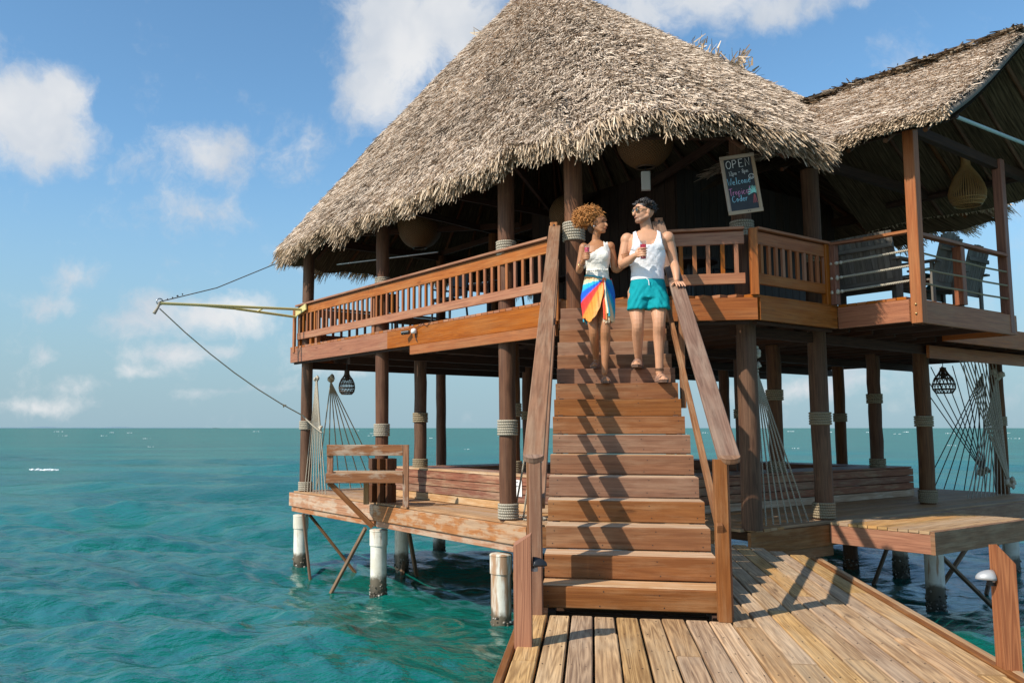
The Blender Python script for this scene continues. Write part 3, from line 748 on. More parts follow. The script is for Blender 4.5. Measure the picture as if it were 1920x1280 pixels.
# short railing beside the stairs and along the right front
c0 = B(1.763, 0, bb) + DU * 1.36 + DV * .06; c1 = B(.045, 1.75, bb) - DU * .08 + DV * .02
railing(c0, c1, 6, .06, .10)
sqpost(B(.0, 1.74, bb - .01), B(.0, 1.74, bb + .845), .10, rl2, 'red_wood', DV, 'corner_post')
railing(B(.04, 1.85, bb), B(.04, 3.45, bb), 10, .1, .08, mat='red_wood')
sqpost(B(.04, 3.40, bb), B(.04, 3.40, bb + .84), .09, rl2, 'red_wood', E1, 'rail_post')
railing(B(9.9, 8.1, bb), B(9.9, .2, bb), 40, .1, .1)

# ------------------------------------------------------------------ staircase
st = pempty('staircase', bar)
RI, TR, WD = .1762, .3126, 1.25
for k in range(1, 17):
    v = TR * (k - 1); z = RI * k; j = random.uniform(-.006, .006)
    MB().board(S(0 + j, v + .041 + (TR - .042) / 2, z - .02), S(WD + j, v + .041 + (TR - .042) / 2, z - .02), TR - .043, .04, up=UP, ch=.004).build('tread', M['tread_wood'], st)
    zb = z - RI + .004 if k > 1 else .022
    MB().board(S(0 + j, v + .02, (zb + z - .001) / 2), S(WD + j, v + .02, (zb + z - .001) / 2), .04, z - .001 - zb, up=UP, ch=.008).build('riser', M['stair_wood'], st)
MB().board(S(-.01, TR * 16 + .02, ZD - .105), S(WD + .01, TR * 16 + .02, ZD - .105), .04, .17).build('riser', M['stair_wood'], st)
for u in (.06, WD - .06):
    MB().board(S(u, .05, -.10), S(u, TR * 16, ZD - .26), .05, .22).build('stringer', M['dark_wood'], st)
slope = RI / TR
def hz(v): return 1.105 + (v + .1) * slope
sdir = (DV + UP * slope).normalized(); snorm = DU.cross(sdir).normalized()
for side, u_b, u_t in ((-1, -.045, -.065), (1, 1.292, 1.262)):
    # broad flat handrail with a rounded lower end
    g = MB(); wdt = .148; p = S(u_b, -.12, hz(-.12)); q = S(u_t, 4.93, hz(4.93))
    g.board(p, q, wdt, .04, up=snorm, ch=.006)
    ho = g.build('handrail', M['hand_wood'], st)
    g = MB(); n = 9
    ring = [p + (DU * math.cos(t) * wdt / 2 - sdir * math.sin(t) * .055) for t in np.linspace(0, math.pi, n)]
    g.poly([x + snorm * .02 for x in ring][::-1], .04, up=snorm); g.build('rail_end', M['hand_wood'], ho)
    # newels
    un = -.035 if side < 0 else 1.232
    MB().board(S(un, -.105, .0), S(un, -.105, hz(-.105) - .02), .088, .095, up=DV, ch=.006).build('newel_post', M['stair_wood'], st)
    MB().board(S(un + side * .05, -.01, .0), S(un + side * .05, -.01, hz(-.01) - .03), .035, .09, up=DV, ch=.004).build('newel_post', M['stair_wood'], st)
    ut = u_t
    MB().board(S(ut + side * .01, 4.95, ZD - .3), S(ut + side * .01, 4.95, 4.0), .10, .09, up=DV, ch=.012).build('newel_post', M['rail_wood'], st)
    MB().lathe(S(ut + side * .01, 4.903, 3.955), [(0, -.012), (.012, -.012), (.012, .012), (0, .012)], 8).build('bolt', M['lamp_black'], st)
    # middle post, cut to a slant at the foot
    vm = 2.95; um = (u_b + u_t) / 2 + side * .035
    MB().board(S(um, vm, hz(vm) - 1.32), S(um, vm, hz(vm) - .02), .05, .14, up=DV, ch=.005).build('rail_post', M['stair_wood'], st)
    # mid rail
    o = -side * .035 if side > 0 else .06
    MB().board(S(un + (.035 if side < 0 else -.02), -.16 if side > 0 else .1, hz(-.16) - .47 if side > 0 else hz(.1) - .47), S(u_t - side * .03, 4.9, hz(4.9) - .47), .038, .09, up=snorm, ch=.004).build('mid_rail', M['hand_wood'], st)

nl = MB()
def nail(p, n_, r=.0045):
    n_ = Vector(n_).normalized(); nl.tube([Vector(p), Vector(p) + n_ * .0016], r, 6)
for k in range(1, 12):
    v = TR * (k - 1); z = RI * k
    for uu in (.05, .42, .83, 1.20):
        for zz_ in (z - .035, z - .135): nail(S(uu + random.uniform(-.02, .02), v, zz_ + random.uniform(-.012, .012)), -DV)
nl.build('nail_heads', M['lamp_black'], st)['kind'] = 'stuff'
nl = MB()
for i in range(17):
    uu = -.105 + SP * (i + .5)
    for v in np.arange(-3.4, 3.2, .40):
        if v > -.2 and i < N_STAIR: continue
        for q in (-.04, .04): nail(S(uu + q + random.uniform(-.01, .01), v + random.uniform(-.02, .02), .0005), UP, .0045)
nl.build('nail_heads', M['lamp_black'], walk)['kind'] = 'stuff'

# ------------------------------------------------------------------ thatched roof
roof = pempty('thatched_roof', bar)
nP0, nE1, nE2 = np.array(P0), np.array(E1), np.array(E2)
AP = np.array([7.641, 4.835]); ZE, ZA, QQ = 5.0, 11.573, -.077
cor = [(1.15, -.6), (10.5, -.6), (10.5, 8.64), (-.6, 8.64), (-.6, 1.0)]
pl = []
for i, c in enumerate(cor):
    c = np.array(c); pv = np.array(cor[i - 1]); nx = np.array(cor[(i + 1) % len(cor)])
    L1 = np.linalg.norm(pv - c); L2 = np.linalg.norm(nx - c); rr = .7
    pl += [c + (pv - c) / L1 * min(rr, L1 * .45), c + (nx - c) / L2 * min(rr, L2 * .45)]
pl = np.array(pl)
for _ in range(3):
    nx = np.roll(pl, -1, 0); pl = np.stack([pl * .75 + nx * .25, pl * .25 + nx * .75], 1).reshape(-1, 2)
seg = np.linalg.norm(np.roll(pl, -1, 0) - pl, axis=1); cum = np.concatenate([[0], np.cumsum(seg)]); PER = cum[-1]
plc = np.vstack([pl, pl[:1]])
def eave_pt(t): return np.stack([np.interp(t % PER, cum, plc[:, 0]), np.interp(t % PER, cum, plc[:, 1])], -1)
TCH = float(cum[np.argmin(pl.sum(1))])
def wob(t): return .05 * np.sin(t * .9 + 1) + .04 * np.sin(t * 2.3) + .03 * np.sin(t * 5.1 + 2)
def main_abz(t, s):
    e = eave_pt(t); ab = e + (AP - e) * s[..., None]
    z = ZE + (ZA - ZE) * (s * (1 - QQ) + QQ * s * s) + .03 * np.sin(t * 3.1 + s * 17) * (1 - s) + .02 * np.sin(t * 7.3 - s * 31) + wob(t) * (1 - s) + .13 * np.exp(-((t - TCH) / 1.1) ** 2)
    return ab, z
def toworld(ab, z): return nP0 + ab[..., :1] * nE1 + ab[..., 1:] * nE2 + np.stack([0 * z, 0 * z, z], -1)
GB, GH, GA0, GA1 = 5.5, 6.8, -1.80, 1.9           # balcony gable: ridge at b=GB, z=GH
GSL = .652; GW = 2.42
def gable_z(ab): return GH - GSL * np.abs(ab[..., 1] - GB)
def cut_by_gable(ab, z): return ((ab[..., 0] < 1.6) & (np.abs(ab[..., 1] - GB) < GW) & (z < gable_z(ab) + .02)) | ((ab[..., 0] < -.15) & (ab[..., 1] > 2.72) & (ab[..., 1] < 8.1))
def main_xyz(t, s): ab, z = main_abz(t, s); return toworld(ab, z)
def frame_main(t, s):
    h = .01
    P = main_xyz(t, s); D = main_xyz(t, s - h) - P; T = main_xyz(t + .05, s) - P
    D /= np.linalg.norm(D, axis=-1, keepdims=True); Nn = np.cross(T, D); Nn /= np.linalg.norm(Nn, axis=-1, keepdims=True)
    Nn = np.where(Nn[..., 2:] < 0, -Nn, Nn); return P, D, Nn

def np_mesh(name, co, faces, mat, parent, smooth=False, uv=None, **props):
    org = np.array(ORG[parent.name]) if parent else np.zeros(3)
    co = (co - org).astype(np.float32); faces = np.asarray(faces, np.int32)
    me = bpy.data.meshes.new(name); me.vertices.add(len(co)); me.vertices.foreach_set('co', co.ravel())
    n = faces.shape[1]; me.loops.add(faces.size); me.loops.foreach_set('vertex_index', faces.ravel())
    me.polygons.add(len(faces)); me.polygons.foreach_set('loop_start', np.arange(0, faces.size, n, dtype=np.int32))
    if smooth: me.polygons.foreach_set('use_smooth', np.ones(len(faces), bool))
    me.update(calc_edges=True)
    if uv is not None:
        ul = me.uv_layers.new(name='UVMap'); ul.data.foreach_set('uv', uv[faces.ravel()].astype(np.float32).ravel())
    me.materials.append(mat); o = bpy.data.objects.new(name, me); col.objects.link(o)
    if parent: o.parent = parent; ORG[o.name] = ORG[parent.name]
    for k, v in props.items(): o[k] = v
    return o

def blades(P, D, Nn, length, width, spread=.28, lift=.10, droop=0.0, roll=.7):
    n = len(P); g = RNG
    T = np.cross(Nn, D)
    ang = g.normal(0, spread, n)[:, None]
    d = D * np.cos(ang) + T * np.sin(ang) + Nn * (g.normal(lift, .07, n)[:, None]) + np.array([0, 0, -1.0]) * (g.uniform(.3, 1, n)[:, None] * droop)
    d /= np.linalg.norm(d, axis=1, keepdims=True)
    wv_ = np.cross(d, Nn); wv_ /= np.linalg.norm(wv_, axis=1, keepdims=True)
    rl = g.normal(0, roll, n)[:, None]; n2 = np.cross(wv_, d)
    wv_ = wv_ * np.cos(rl) + n2 * np.sin(rl)
    L = (length * g.uniform(.55, 1.3, n))[:, None]; W = (width * g.uniform(.6, 1.4, n))[:, None]
    r0 = P - wv_ * W * .5; r1 = P + wv_ * W * .5
    tip = P + d * L + Nn * (g.normal(0, .012, n)[:, None])
    t0 = tip - wv_ * W * .22; t1 = tip + wv_ * W * .22
    return np.stack([r0, r1, t1, t0], 1).reshape(-1, 3)
def blade_obj(name, arr, mat, parent=None):
    co = np.concatenate(arr); f = np.arange(len(co)).reshape(-1, 4)
    return np_mesh(name, co, f, mat, parent or roof, kind='stuff')

# base shells
nt, ns = 260, 40
tt, ss = np.meshgrid(np.linspace(0, PER, nt), np.linspace(-.012, .995, ns), indexing='ij')
Pm, Dm, Nm = frame_main(tt, ss)
ab, zz = main_abz(tt, ss)
cutm = cut_by_gable(ab, zz)
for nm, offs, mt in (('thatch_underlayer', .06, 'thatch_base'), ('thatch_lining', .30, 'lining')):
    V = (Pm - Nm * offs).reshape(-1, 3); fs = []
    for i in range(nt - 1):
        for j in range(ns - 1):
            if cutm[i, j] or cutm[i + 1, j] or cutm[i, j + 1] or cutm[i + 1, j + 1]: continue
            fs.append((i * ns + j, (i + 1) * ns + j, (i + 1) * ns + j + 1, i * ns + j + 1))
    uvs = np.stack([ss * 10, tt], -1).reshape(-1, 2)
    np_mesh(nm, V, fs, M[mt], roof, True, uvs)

# the visible thatch: overlapping courses of leaf blades, thickest on the two fronts
def sample_main(n, front=True):
    g = RNG; m = int(n * 4)
    t = g.uniform(0, PER, m); s = 1 - np.sqrt(g.uniform(0, 1, m)); s = np.clip(s, .0, .985)
    e = eave_pt(t)
    near = (e[:, 1] < .9) | (e[:, 0] < .9)
    p = np.where(near, 1.0, .10); k = g.uniform(0, 1, m) < p * .5
    t, s = t[k], s[k]
    # pull the roots into courses
    cs = 34.0; s2 = (np.floor(s * cs) + g.uniform(0, .55, len(s))) / cs
    s = np.where(g.uniform(0, 1, len(s)) < .6, s2, s)
    return t[:n], s[:n]
arr = []
t, s = sample_main(330000)
ab, z = main_abz(t, s); keep = ~cut_by_gable(ab, z); t, s = t[keep], s[keep]
P, D, Nn = frame_main(t, s)
P = P - Nn * RNG.uniform(.0, .085, len(P))[:, None]
arr.append(blades(P, D, Nn, .155, .0145, .36, .16))
blade_obj('thatch_leaves', arr, M['thatch'])
# eave fringe
g = RNG; n = 52000
t = g.uniform(0, PER, n); e = eave_pt(t); near = (e[:, 1] < .9) | (e[:, 0] < .9); k = near | (g.uniform(0, 1, n) < .5)
t = t[k]; s = g.uniform(-.012, .03, len(t))
ab, z = main_abz(t, s); keep = ~cut_by_gable(ab, z); t, s = t[keep], s[keep]
P, D, Nn = frame_main(t, s)
P = P - Nn * g.uniform(.0, .26, len(P))[:, None]
clump = (.75 + .45 * np.sin(t * 4.1) * np.sin(t * 1.7 + 1) + .25 * np.sin(t * 11.3))
arr = [blades(P, D, Nn, .235 * np.clip(clump, .5, 1.35), .0165, .26, .04, .42)]
blade_obj('eave_fringe', arr, M['thatch_gold'])
# loose tufts standing off the hip on the right and at the left corner
def tuft(c, n, L, mat='thatch_gold', dirn=(0, 0, 1), spread=.5):
    P = np.array(c)[None] + RNG.normal(0, .09, (n, 3)); D = np.tile(np.array(dirn, float), (n, 1)) + RNG.normal(0, spread, (n, 3)); D /= np.linalg.norm(D, axis=1, keepdims=True)
    Nn = np.cross(D, RNG.normal(0, 1, (n, 3))); Nn /= np.linalg.norm(Nn, axis=1, keepdims=True)
    return blades(P, D, Nn, L, .036, .2, .0)
arr = []
for (tt_, s_) in ((None, None),): pass
def hip_pt(ab_): return None
def on_main_pixel(u, v):
    """roof point whose picture position is nearest (u, v)"""
    q = Pm.reshape(-1, 3) - np.array([0, 0, EYE]); d = q[:, 1] * CPIT + q[:, 2] * SPIT
    x = 820 + 1612 * q[:, 0] / d; y = 640 - 1612 * (-q[:, 1] * SPIT + q[:, 2] * CPIT) / d
    sc = (x - u) ** 2 + (y - v) ** 2 + (d * 2) ** 2 * 0; return Pm.reshape(-1, 3)[sc.argmin()]
for (u, v, n, L) in ((1308, 88, 24, .24), (1322, 92, 20, .22), (1340, 98, 14, .18), (1376, 112, 30, .26), (1390, 118, 28, .25), (1402, 122, 16, .2)):
    c = on_main_pixel(u, v + 6); arr.append(tuft(c, n, L, dirn=(.5, 0, .8), spread=.45))
for (u, v, n, L) in ((905, 62, 12, .18),):
    c = on_main_pixel(u, v); arr.append(tuft(c, n, L, dirn=(-.8, 0, .25), spread=.3))
ap_ = np.array(B(AP[0], AP[1], ZA + .05))
for k_ in range(8): arr.append(tuft(ap_ + np.array([math.cos(k_ * .785), math.sin(k_ * .785), -.3]) * .12, 60, .45, dirn=(math.cos(k_ * .785) * .7, math.sin(k_ * .785) * .7, -.7), spread=.25))
blade_obj('loose_tufts', arr, M['thatch_gold'])

# balcony gable
gr = pempty('balcony_gable_roof', bar)
def gable_abz(side, x, d):
    """x along the ridge (a), d 0 at ridge .. 1 at eave"""
    b = GB + side * GW * d; z = GH - GSL * GW * d - .05 * np.sin(d * math.pi) + .03 * np.sin(x * 3 + d * 5)
    return np.stack([x, b], -1), z
for side in (-1, 1):
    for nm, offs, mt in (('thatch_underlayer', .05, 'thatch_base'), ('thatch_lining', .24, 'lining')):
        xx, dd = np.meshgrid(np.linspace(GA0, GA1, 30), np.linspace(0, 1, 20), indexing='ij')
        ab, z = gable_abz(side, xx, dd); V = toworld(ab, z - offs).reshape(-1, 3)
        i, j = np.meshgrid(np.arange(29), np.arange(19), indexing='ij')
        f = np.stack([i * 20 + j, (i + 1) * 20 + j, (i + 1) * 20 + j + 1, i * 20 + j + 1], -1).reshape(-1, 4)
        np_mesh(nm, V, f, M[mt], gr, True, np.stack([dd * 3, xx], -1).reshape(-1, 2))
    n = 52000 if side < 0 else 10000
    x = RNG.uniform(GA0, GA1, n); d = RNG.uniform(0, 1.0, n)
    ab, z = gable_abz(side, x, d); P = toworld(ab, z)
    D = np.tile(nE2 * side * 1.0 + np.array([0, 0, -GSL]), (n, 1)); D /= np.linalg.norm(D, axis=1, keepdims=True)
    Nn = np.tile(nE2 * side * GSL + np.array([0, 0, 1.0]), (n, 1)); Nn /= np.linalg.norm(Nn, axis=1, keepdims=True)
    # keep only what stands above the main roof
    me_ = (x < 1.75 - .0 * d)
    P, D, Nn = P[me_], D[me_], Nn[me_]
    P = P - Nn * RNG.uniform(0, .05, len(P))[:, None]
    blade_obj('thatch_leaves', [blades(P, D, Nn, .19, .0150, .44, .13)], M['thatch'], gr)
    # fringe along the eave and the rake
    n = 4200; x = RNG.uniform(GA0, -.3 if side < 0 else GA1, n); ab, z = gable_abz(side, x, np.full(n, .99)); P = toworld(ab, z - RNG.uniform(0, .13, n))
    Dn = np.tile(D[0], (n, 1)); Nn2 = np.tile(Nn[0], (n, 1))
    a1 = blades(P, Dn, Nn2, .17, .024, .35, .0, .4)
    blade_obj('eave_fringe', [a1], M['thatch_gold'], gr)
    # bound rake edge: bundled poles along the gable verge
    pts = [toworld(*gable_abz(side, np.array([GA0 - .02]), np.array([d])))[0] - np.array([0, 0, .12]) for d in np.linspace(-.02, 1.02, 14)]
    MB().tube([Vector(p) for p in pts], .045, 10).build('rake_pole', M['grey_wood'], gr)
    pts = [Vector(p) + UP * .07 + E1 * .05 for p in pts]
    MB().tube(pts, .03, 8).build('rake_pole', M['grey_wood'], gr)
# ridge cap with ragged dark strips
arr = []; n = 1100
x = RNG.uniform(GA0 - .05, 1.6, n); P = toworld(np.stack([x, np.full(n, GB) + RNG.normal(0, .05, n)], -1), GH + RNG.uniform(-.05, .07, n))
sd_ = np.where(RNG.uniform(0, 1, n) < .65, -1.0, 1.0)[:, None]
D = nE2[None] * sd_ * .9 + np.array([[0, 0, -.35]]) + nE1[None] * RNG.normal(0, .5, (n, 1)); D /= np.linalg.norm(D, axis=1, keepdims=True)
Nn = np.tile(np.array([0, 0, 1.0]), (n, 1))
M['ridge'] = thatch_mat('brown_ridge_palm', [(0, (.06, .04, .025)), (.4, (.17, .12, .075)), (1, (.42, .32, .22))])
blade_obj('ridge_cap', [blades(P, D, Nn, .26, .04, .4, .06)], M['ridge'], gr)
for side in (-1, 1):
    MB().tube([B(GA0, GB + side * .06, GH + .05), B(0, GB + side * .07, GH + .03), B(1.5, GB + side * .06, GH + .05)], .022, 8).build('ridge_pole', M['dark_wood'], gr)
# rafters under the gable, eave beams and the pale pipe
for a in (-1.5, -1.0, -.5, 0, .5):
    for side in (-1, 1):
        MB().tube([B(a, GB, GH - .30), B(a, GB + side * (GW - .1), GH - .30 - GSL * (GW - .1))], .032, 8).build('rafter', M['post_wood'], gr)
MB().tube([B(GA0 + .1, BB0 + .02, 5.22), B(1.2, BB0 + .02, 5.22)], .06, 10).build('eave_beam', M['dark_wood'], gr)
MB().board(B(BA + .05, BB0 - .1, 5.30), B(BA + .05, 7.4, 5.20), .09, .14).build('tie_beam', M['dark_wood'], gr)
MB().board(B(BA - .45, BB0 - .12, 5.25), B(.1, BB0 - .02, 5.25), .09, .14).build('eave_plate', M['dark_wood'], gr)
MB().tube([B(GA0 + .1, 7.36, 5.22), B(1.2, 7.36, 5.22)], .06, 10).build('eave_beam', M['dark_wood'], gr)
MB().tube([B(BA - .45, BB0 - .02, 5.34), B(BA - .30, 7.6, 5.50)], .026, 10).build('pipe', M['pipe'], gr)
# rafters and ring beam of the main roof
t_r = np.linspace(0, PER, 46, endpoint=False)
for t_ in t_r:
    s_ = np.array([.01, .5, .97]); tv = np.full(3, t_)
    ab, z = main_abz(tv, s_)
    if cut_by_gable(ab, z)[0]: s_ = np.array([.2, .5, .97])
    P, D, Nn = frame_main(tv, s_); P = P - Nn * .36
    MB().tube([Vector(p) for p in P], .04, 7).build('rafter', M['post_wood'], roof)
ringp = [(1.62, .16), (9.72, .20), (9.72, 7.95), (.52, 7.95), (.52, 3.9), (.42, 2.1)]
for i in range(len(ringp)):
    p, q = ringp[i], ringp[(i + 1) % len(ringp)]
    MB().board(B(*p, 5.26), B(*q, 5.26), .09, .15).build('ring_beam', M['dark_wood'], roof)
for (p, q) in (((9.72, .2), (6.6, 3.4)), ((6.62, .18), (7.6, 4.8)), ((3.05, .16), (6.6, 4.8)), ((1.62, .16), (6.0, 4.6)), ((.42, 2.1), (6.0, 4.6)), ((9.72, 3.6), (3, 3.6)), ((5.5, 8.0), (5.5, .2))):
    MB().board(B(*p, 5.36), B(*q, 5.40), .06, .12).build('tie_beam', M['dark_wood'], roof)
MB().tube([B(9.0, .5, 4.66), B(6.62, 1.4, 4.62)], .02, 8).build('conduit', M['steel'], roof)

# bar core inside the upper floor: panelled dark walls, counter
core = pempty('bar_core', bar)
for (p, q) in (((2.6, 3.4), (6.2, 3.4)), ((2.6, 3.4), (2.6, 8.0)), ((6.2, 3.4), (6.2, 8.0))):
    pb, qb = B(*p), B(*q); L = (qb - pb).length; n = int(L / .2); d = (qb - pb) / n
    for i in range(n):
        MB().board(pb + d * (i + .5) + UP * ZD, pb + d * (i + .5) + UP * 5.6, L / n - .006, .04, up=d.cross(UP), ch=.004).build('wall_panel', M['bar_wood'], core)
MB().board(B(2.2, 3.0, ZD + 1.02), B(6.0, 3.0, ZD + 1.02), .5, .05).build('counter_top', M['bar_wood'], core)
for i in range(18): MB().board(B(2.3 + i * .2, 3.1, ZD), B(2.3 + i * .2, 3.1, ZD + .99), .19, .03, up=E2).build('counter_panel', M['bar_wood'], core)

# ------------------------------------------------------------------ cantilevered bench at the left deck edge
p0 = pix_at_z(766, 950, 0.0); bn = thing('cantilever_bench', 'weathered wooden bench frame leaning out over the water from the left deck edge', 'bench', p0)
xd = Vector((-1, .0, 0)); yd = Vector((.12, 1, 0)).normalized(); LB = 1.36
def bp(x, y, z): return p0 + xd * x + yd * y + UP * z
MB().board(bp(.045, 0, 0), bp(.045, 0, 1.02), .10, .05, up=yd, ch=.006).build('leg', M['bench_wood'], bn)
MB().board(bp(.1, 0, .93), bp(LB, 0, .93), .05, .18, ch=.006).build('top_rail', M['bench_wood'], bn)
MB().board(bp(.1, -.01, .47), bp(LB + .01, -.01, .47), .05, .16, ch=.006).build('seat_rail', M['bench_wood'], bn)
MB().board(bp(LB - .05, .03, .39), bp(LB - .05, .03, .85), .10, .05, up=yd).build('upright', M['bench_wood'], bn)
MB().board(bp(LB - .05, 0, .50), bp(LB - .05, .52, .50), .05, .13).build('side_rail', M['bench_wood'], bn)
for i in range(4): MB().board(bp(.12, .09 + i * .125, .555), bp(LB - .03, .09 + i * .125, .555), .115, .03).build('seat_slat', M['tread_wood'], bn)
MB().board(bp(.80, .5, 0), bp(.80, .5, .53), .09, .05, up=yd).build('leg', M['deck_wood'], bn)
MB().board(bp(.60, .07, -.33), bp(LB - .03, .04, .40), .085, .05, up=yd).build('brace', M['stair_wood'], bn)

# ------------------------------------------------------------------ rope screens
def rope(mb_parent, p, q, r=.011, sag=.0, mat='rope', n=6):
    p, q = Vector(p), Vector(q); m = 7 if sag else 2
    pts = [p.lerp(q, i / (m - 1)) - UP * sag * 4 * (i / (m - 1)) * (1 - i / (m - 1)) for i in range(m)]
    return MB().tube(pts, r, n).build('rope', M[mat], mb_parent)
def knot(parent, p, r, n, mat='rope_tan'):
    k = MB(); blobs(k, [Vector(p) + Vector([random.gauss(0, r * .45) for _ in range(3)]) for _ in range(n)], [r * random.uniform(.45, .8) for _ in range(n)], 1.2); k.build('knot', M[mat], parent)
rs = thing('rope_screen', 'fan of pale ropes from the leftmost post down to the deck', 'rope screen', B(9.4, .3, 0), 'rope screens between the lower posts')
kp = B(9.42, .27, 2.30)
knot(rs, kp, .05, 10, 'rope'); knot(rs, B(9.3, .55, 2.32), .065, 12)
for i in range(8): rope(rs, kp + UP * random.uniform(-.05, .05), B(9.55 - i * .135, .10, .01), .011)
for i in range(7): rope(rs, B(9.32, .55, 2.25), B(9.9, .55 + i * .27, .01), .012, 0, 'line_tan')
rope(rs, kp, B(9.05, .18, 1.25), .022); knot(rs, B(9.05, .18, 1.28), .05, 6, 'rope')
rs = thing('rope_screen', 'narrow fan of ropes tied to the thick post right of the stairs', 'rope screen', B(.45, 2.4, 0), 'rope screens between the lower posts')
kp = B(.42, 2.30, 2.30); knot(rs, kp, .06, 10, 'rope'); knot(rs, kp - UP * .22, .05, 8, 'rope')
rope(rs, kp, B(.42, 2.24, 2.62), .02)
for i in range(7): rope(rs, kp - UP * .3 + E2 * i * .006, B(.47, 2.46 + i * .16, .01), .0105)
rs = thing('rope_screen', 'crossing net of ropes around the far right lower post', 'rope screen', B(1.0, 10.5, 0), 'rope screens between the lower posts')
klo, khi = B(1.02, 11.0, .26), B(1.15, 11.1, 2.35)
knot(rs, klo, .08, 12, 'rope'); knot(rs, khi, .08, 14, 'rope'); knot(rs, B(1.6, 11.3, .42), .09, 10, 'line_tan')
for i in range(11): rope(rs, B(1.0, 9.2 + i * .15, 2.62), klo + E2 * random.uniform(-.05, .03), .012)
for i in range(11): rope(rs, khi, B(1.03, 9.3 + i * .17, .01), .012)
for i in range(8): rope(rs, B(1.5, 11.3, 2.4), B(1.5 + i * .2, 11.55, .01), .011, 0, 'line')
for i in range(8): rope(rs, B(1.5 + i * .22, 11.5, 2.6), B(1.6, 11.3, .40), .011, 0, 'line')
sw = thing('hanging_rope', 'pair of pale ropes hanging slantwise left of the stairs', 'rope', B(3.0, .35, 0))
rope(sw, B(2.62, .3, 1.62), B(3.16, .35, .0), .014); rope(sw, B(2.55, .3, 1.5), B(2.95, .35, .0), .014)
MB().tube([B(3.0 + .35 * math.cos(t), .45 + .22 * math.sin(t), .014) for t in np.linspace(0, 4.2, 14)], .014, 6).build('rope', M['rope'], sw)

# ------------------------------------------------------------------ lamps
def cage_lamp(name, label, c, prof, nrib, mat, rib=.008, rings=(), cord=None, group=None, cross=False):
    t = thing(name, label, 'lamp', c, group); c = Vector(c)
    zs = [z for _, z in prof]; fr = lambda z: float(np.interp(z, zs, [r for r, _ in prof]))
    g = MB(); zz = np.linspace(zs[0], zs[-1], 16)
    for k in range(nrib):
        for sgn in ((1, -1) if cross else (0,)):
            pts = []
            for i, z in enumerate(zz):
                a = 2 * math.pi * k / nrib + sgn * .9 * i / len(zz); r = fr(z); pts.append(c + Vector((r * math.cos(a), r * math.sin(a), z)))
            g.tube(pts, rib, 5)
    sh = g.build('lamp_shade', M[mat], t); sh['kind'] = 'stuff'
    h = MB()
    for z in rings: h.torus(c + UP * z, fr(z), rib * 1.3, 26, 5)
    h.build('hoops', M[mat], t)['kind'] = 'stuff'
    if cord: MB().tube([c + UP * (zs[-1] - .05), c + UP * cord], .008, 6).build('cord', M['lamp_black'], t)
    MB().lathe(c, [(.0, zs[-1] - .22), (.05, zs[-1] - .2), (.045, zs[-1] - .12), (.03, zs[-1] - .05), (.03, zs[-1] + .01), (0, zs[-1] + .01)], 14).build('socket', M['lamp_black'], t)
    return t
bottle = [(.105, -.25), (.15, -.2), (.165, -.12), (.155, -.03), (.115, .06), (.06, .13), (.045, .19), (.05, .24)]
cage_lamp('pendant_lamp', 'dark bottle-shaped cane lamp hanging under the left deck corner', B(8.9, .7, 2.23), bottle, 16, 'cane_dark', .006, (-.25, -.2, -.12, -.03, .06), .45, 'cane lamps under the deck', True)
cage_lamp('pendant_lamp', 'dark cane lamp hanging behind the far right rope net', B(1.7, 10.1, 2.24), [(.15, -.26), (.20, -.18), (.2, -.08), (.16, .03), (.09, .12), (.05, .2), (.05, .24)], 18, 'cane_dark', .007, (-.26, -.18, -.08, .03), .42, 'cane lamps under the deck', True)
bell = [(.19, -.40), (.25, -.30), (.265, -.20), (.235, -.08), (.175, .06), (.11, .16), (.065, .24), (.055, .34), (.06, .40)]
cage_lamp('rattan_lamp', 'honey-coloured bell-shaped rattan lamp hanging over the right balcony', B(-.35, 6.85, 5.22), bell, 46, 'cane', .009, (-.40, -.35, -.30, .34, .39), .75)
def basket(label, c, r, cord):
    t = thing('basket_lamp', label, 'lamp', c, 'large woven basket lamps'); c = Vector(c)
    pr = [(r * .28, -r * .98)] + [(r * math.sin(a), -r * math.cos(a) * 1.03) for a in np.linspace(.35, 2.7, 18)]
    MB().lathe(c, pr, 40).build('woven_shade', M['weave'], t)
    MB().torus(c - UP * r * .97, r * .3, .018, 26, 6).build('rim', M['cane_dark'], t)
    MB().tube([c + UP * r * .85, c + UP * cord], .012, 6).build('cord', M['lamp_black'], t)
basket('round woven basket lamp under the thatch near the left end', B(8.18, 2.0, 5.50), .47, 1.6)
basket('round woven basket lamp under the thatch above the stairs', B(1.90, 1.9, 5.56), .42, 1.3)
basket('dim woven basket lamp deep inside behind the couple', B(4.2, 2.5, 5.0), .34, 1.6)

spk = thing('speaker', 'white rectangular panel hanging beneath the basket lamp above the stairs', 'speaker', B(1.9, 1.9, 4.8))
MB().board(B(1.9, 1.9, 4.80), B(1.9, 1.9, 5.08), .13, .08, up=DV, ch=.01).build('case', M['white_paint'], spk)
MB().tube([B(1.9, 1.9, 5.08), B(1.9, 1.9, 5.2)], .008, 6).build('cord', M['lamp_black'], spk)

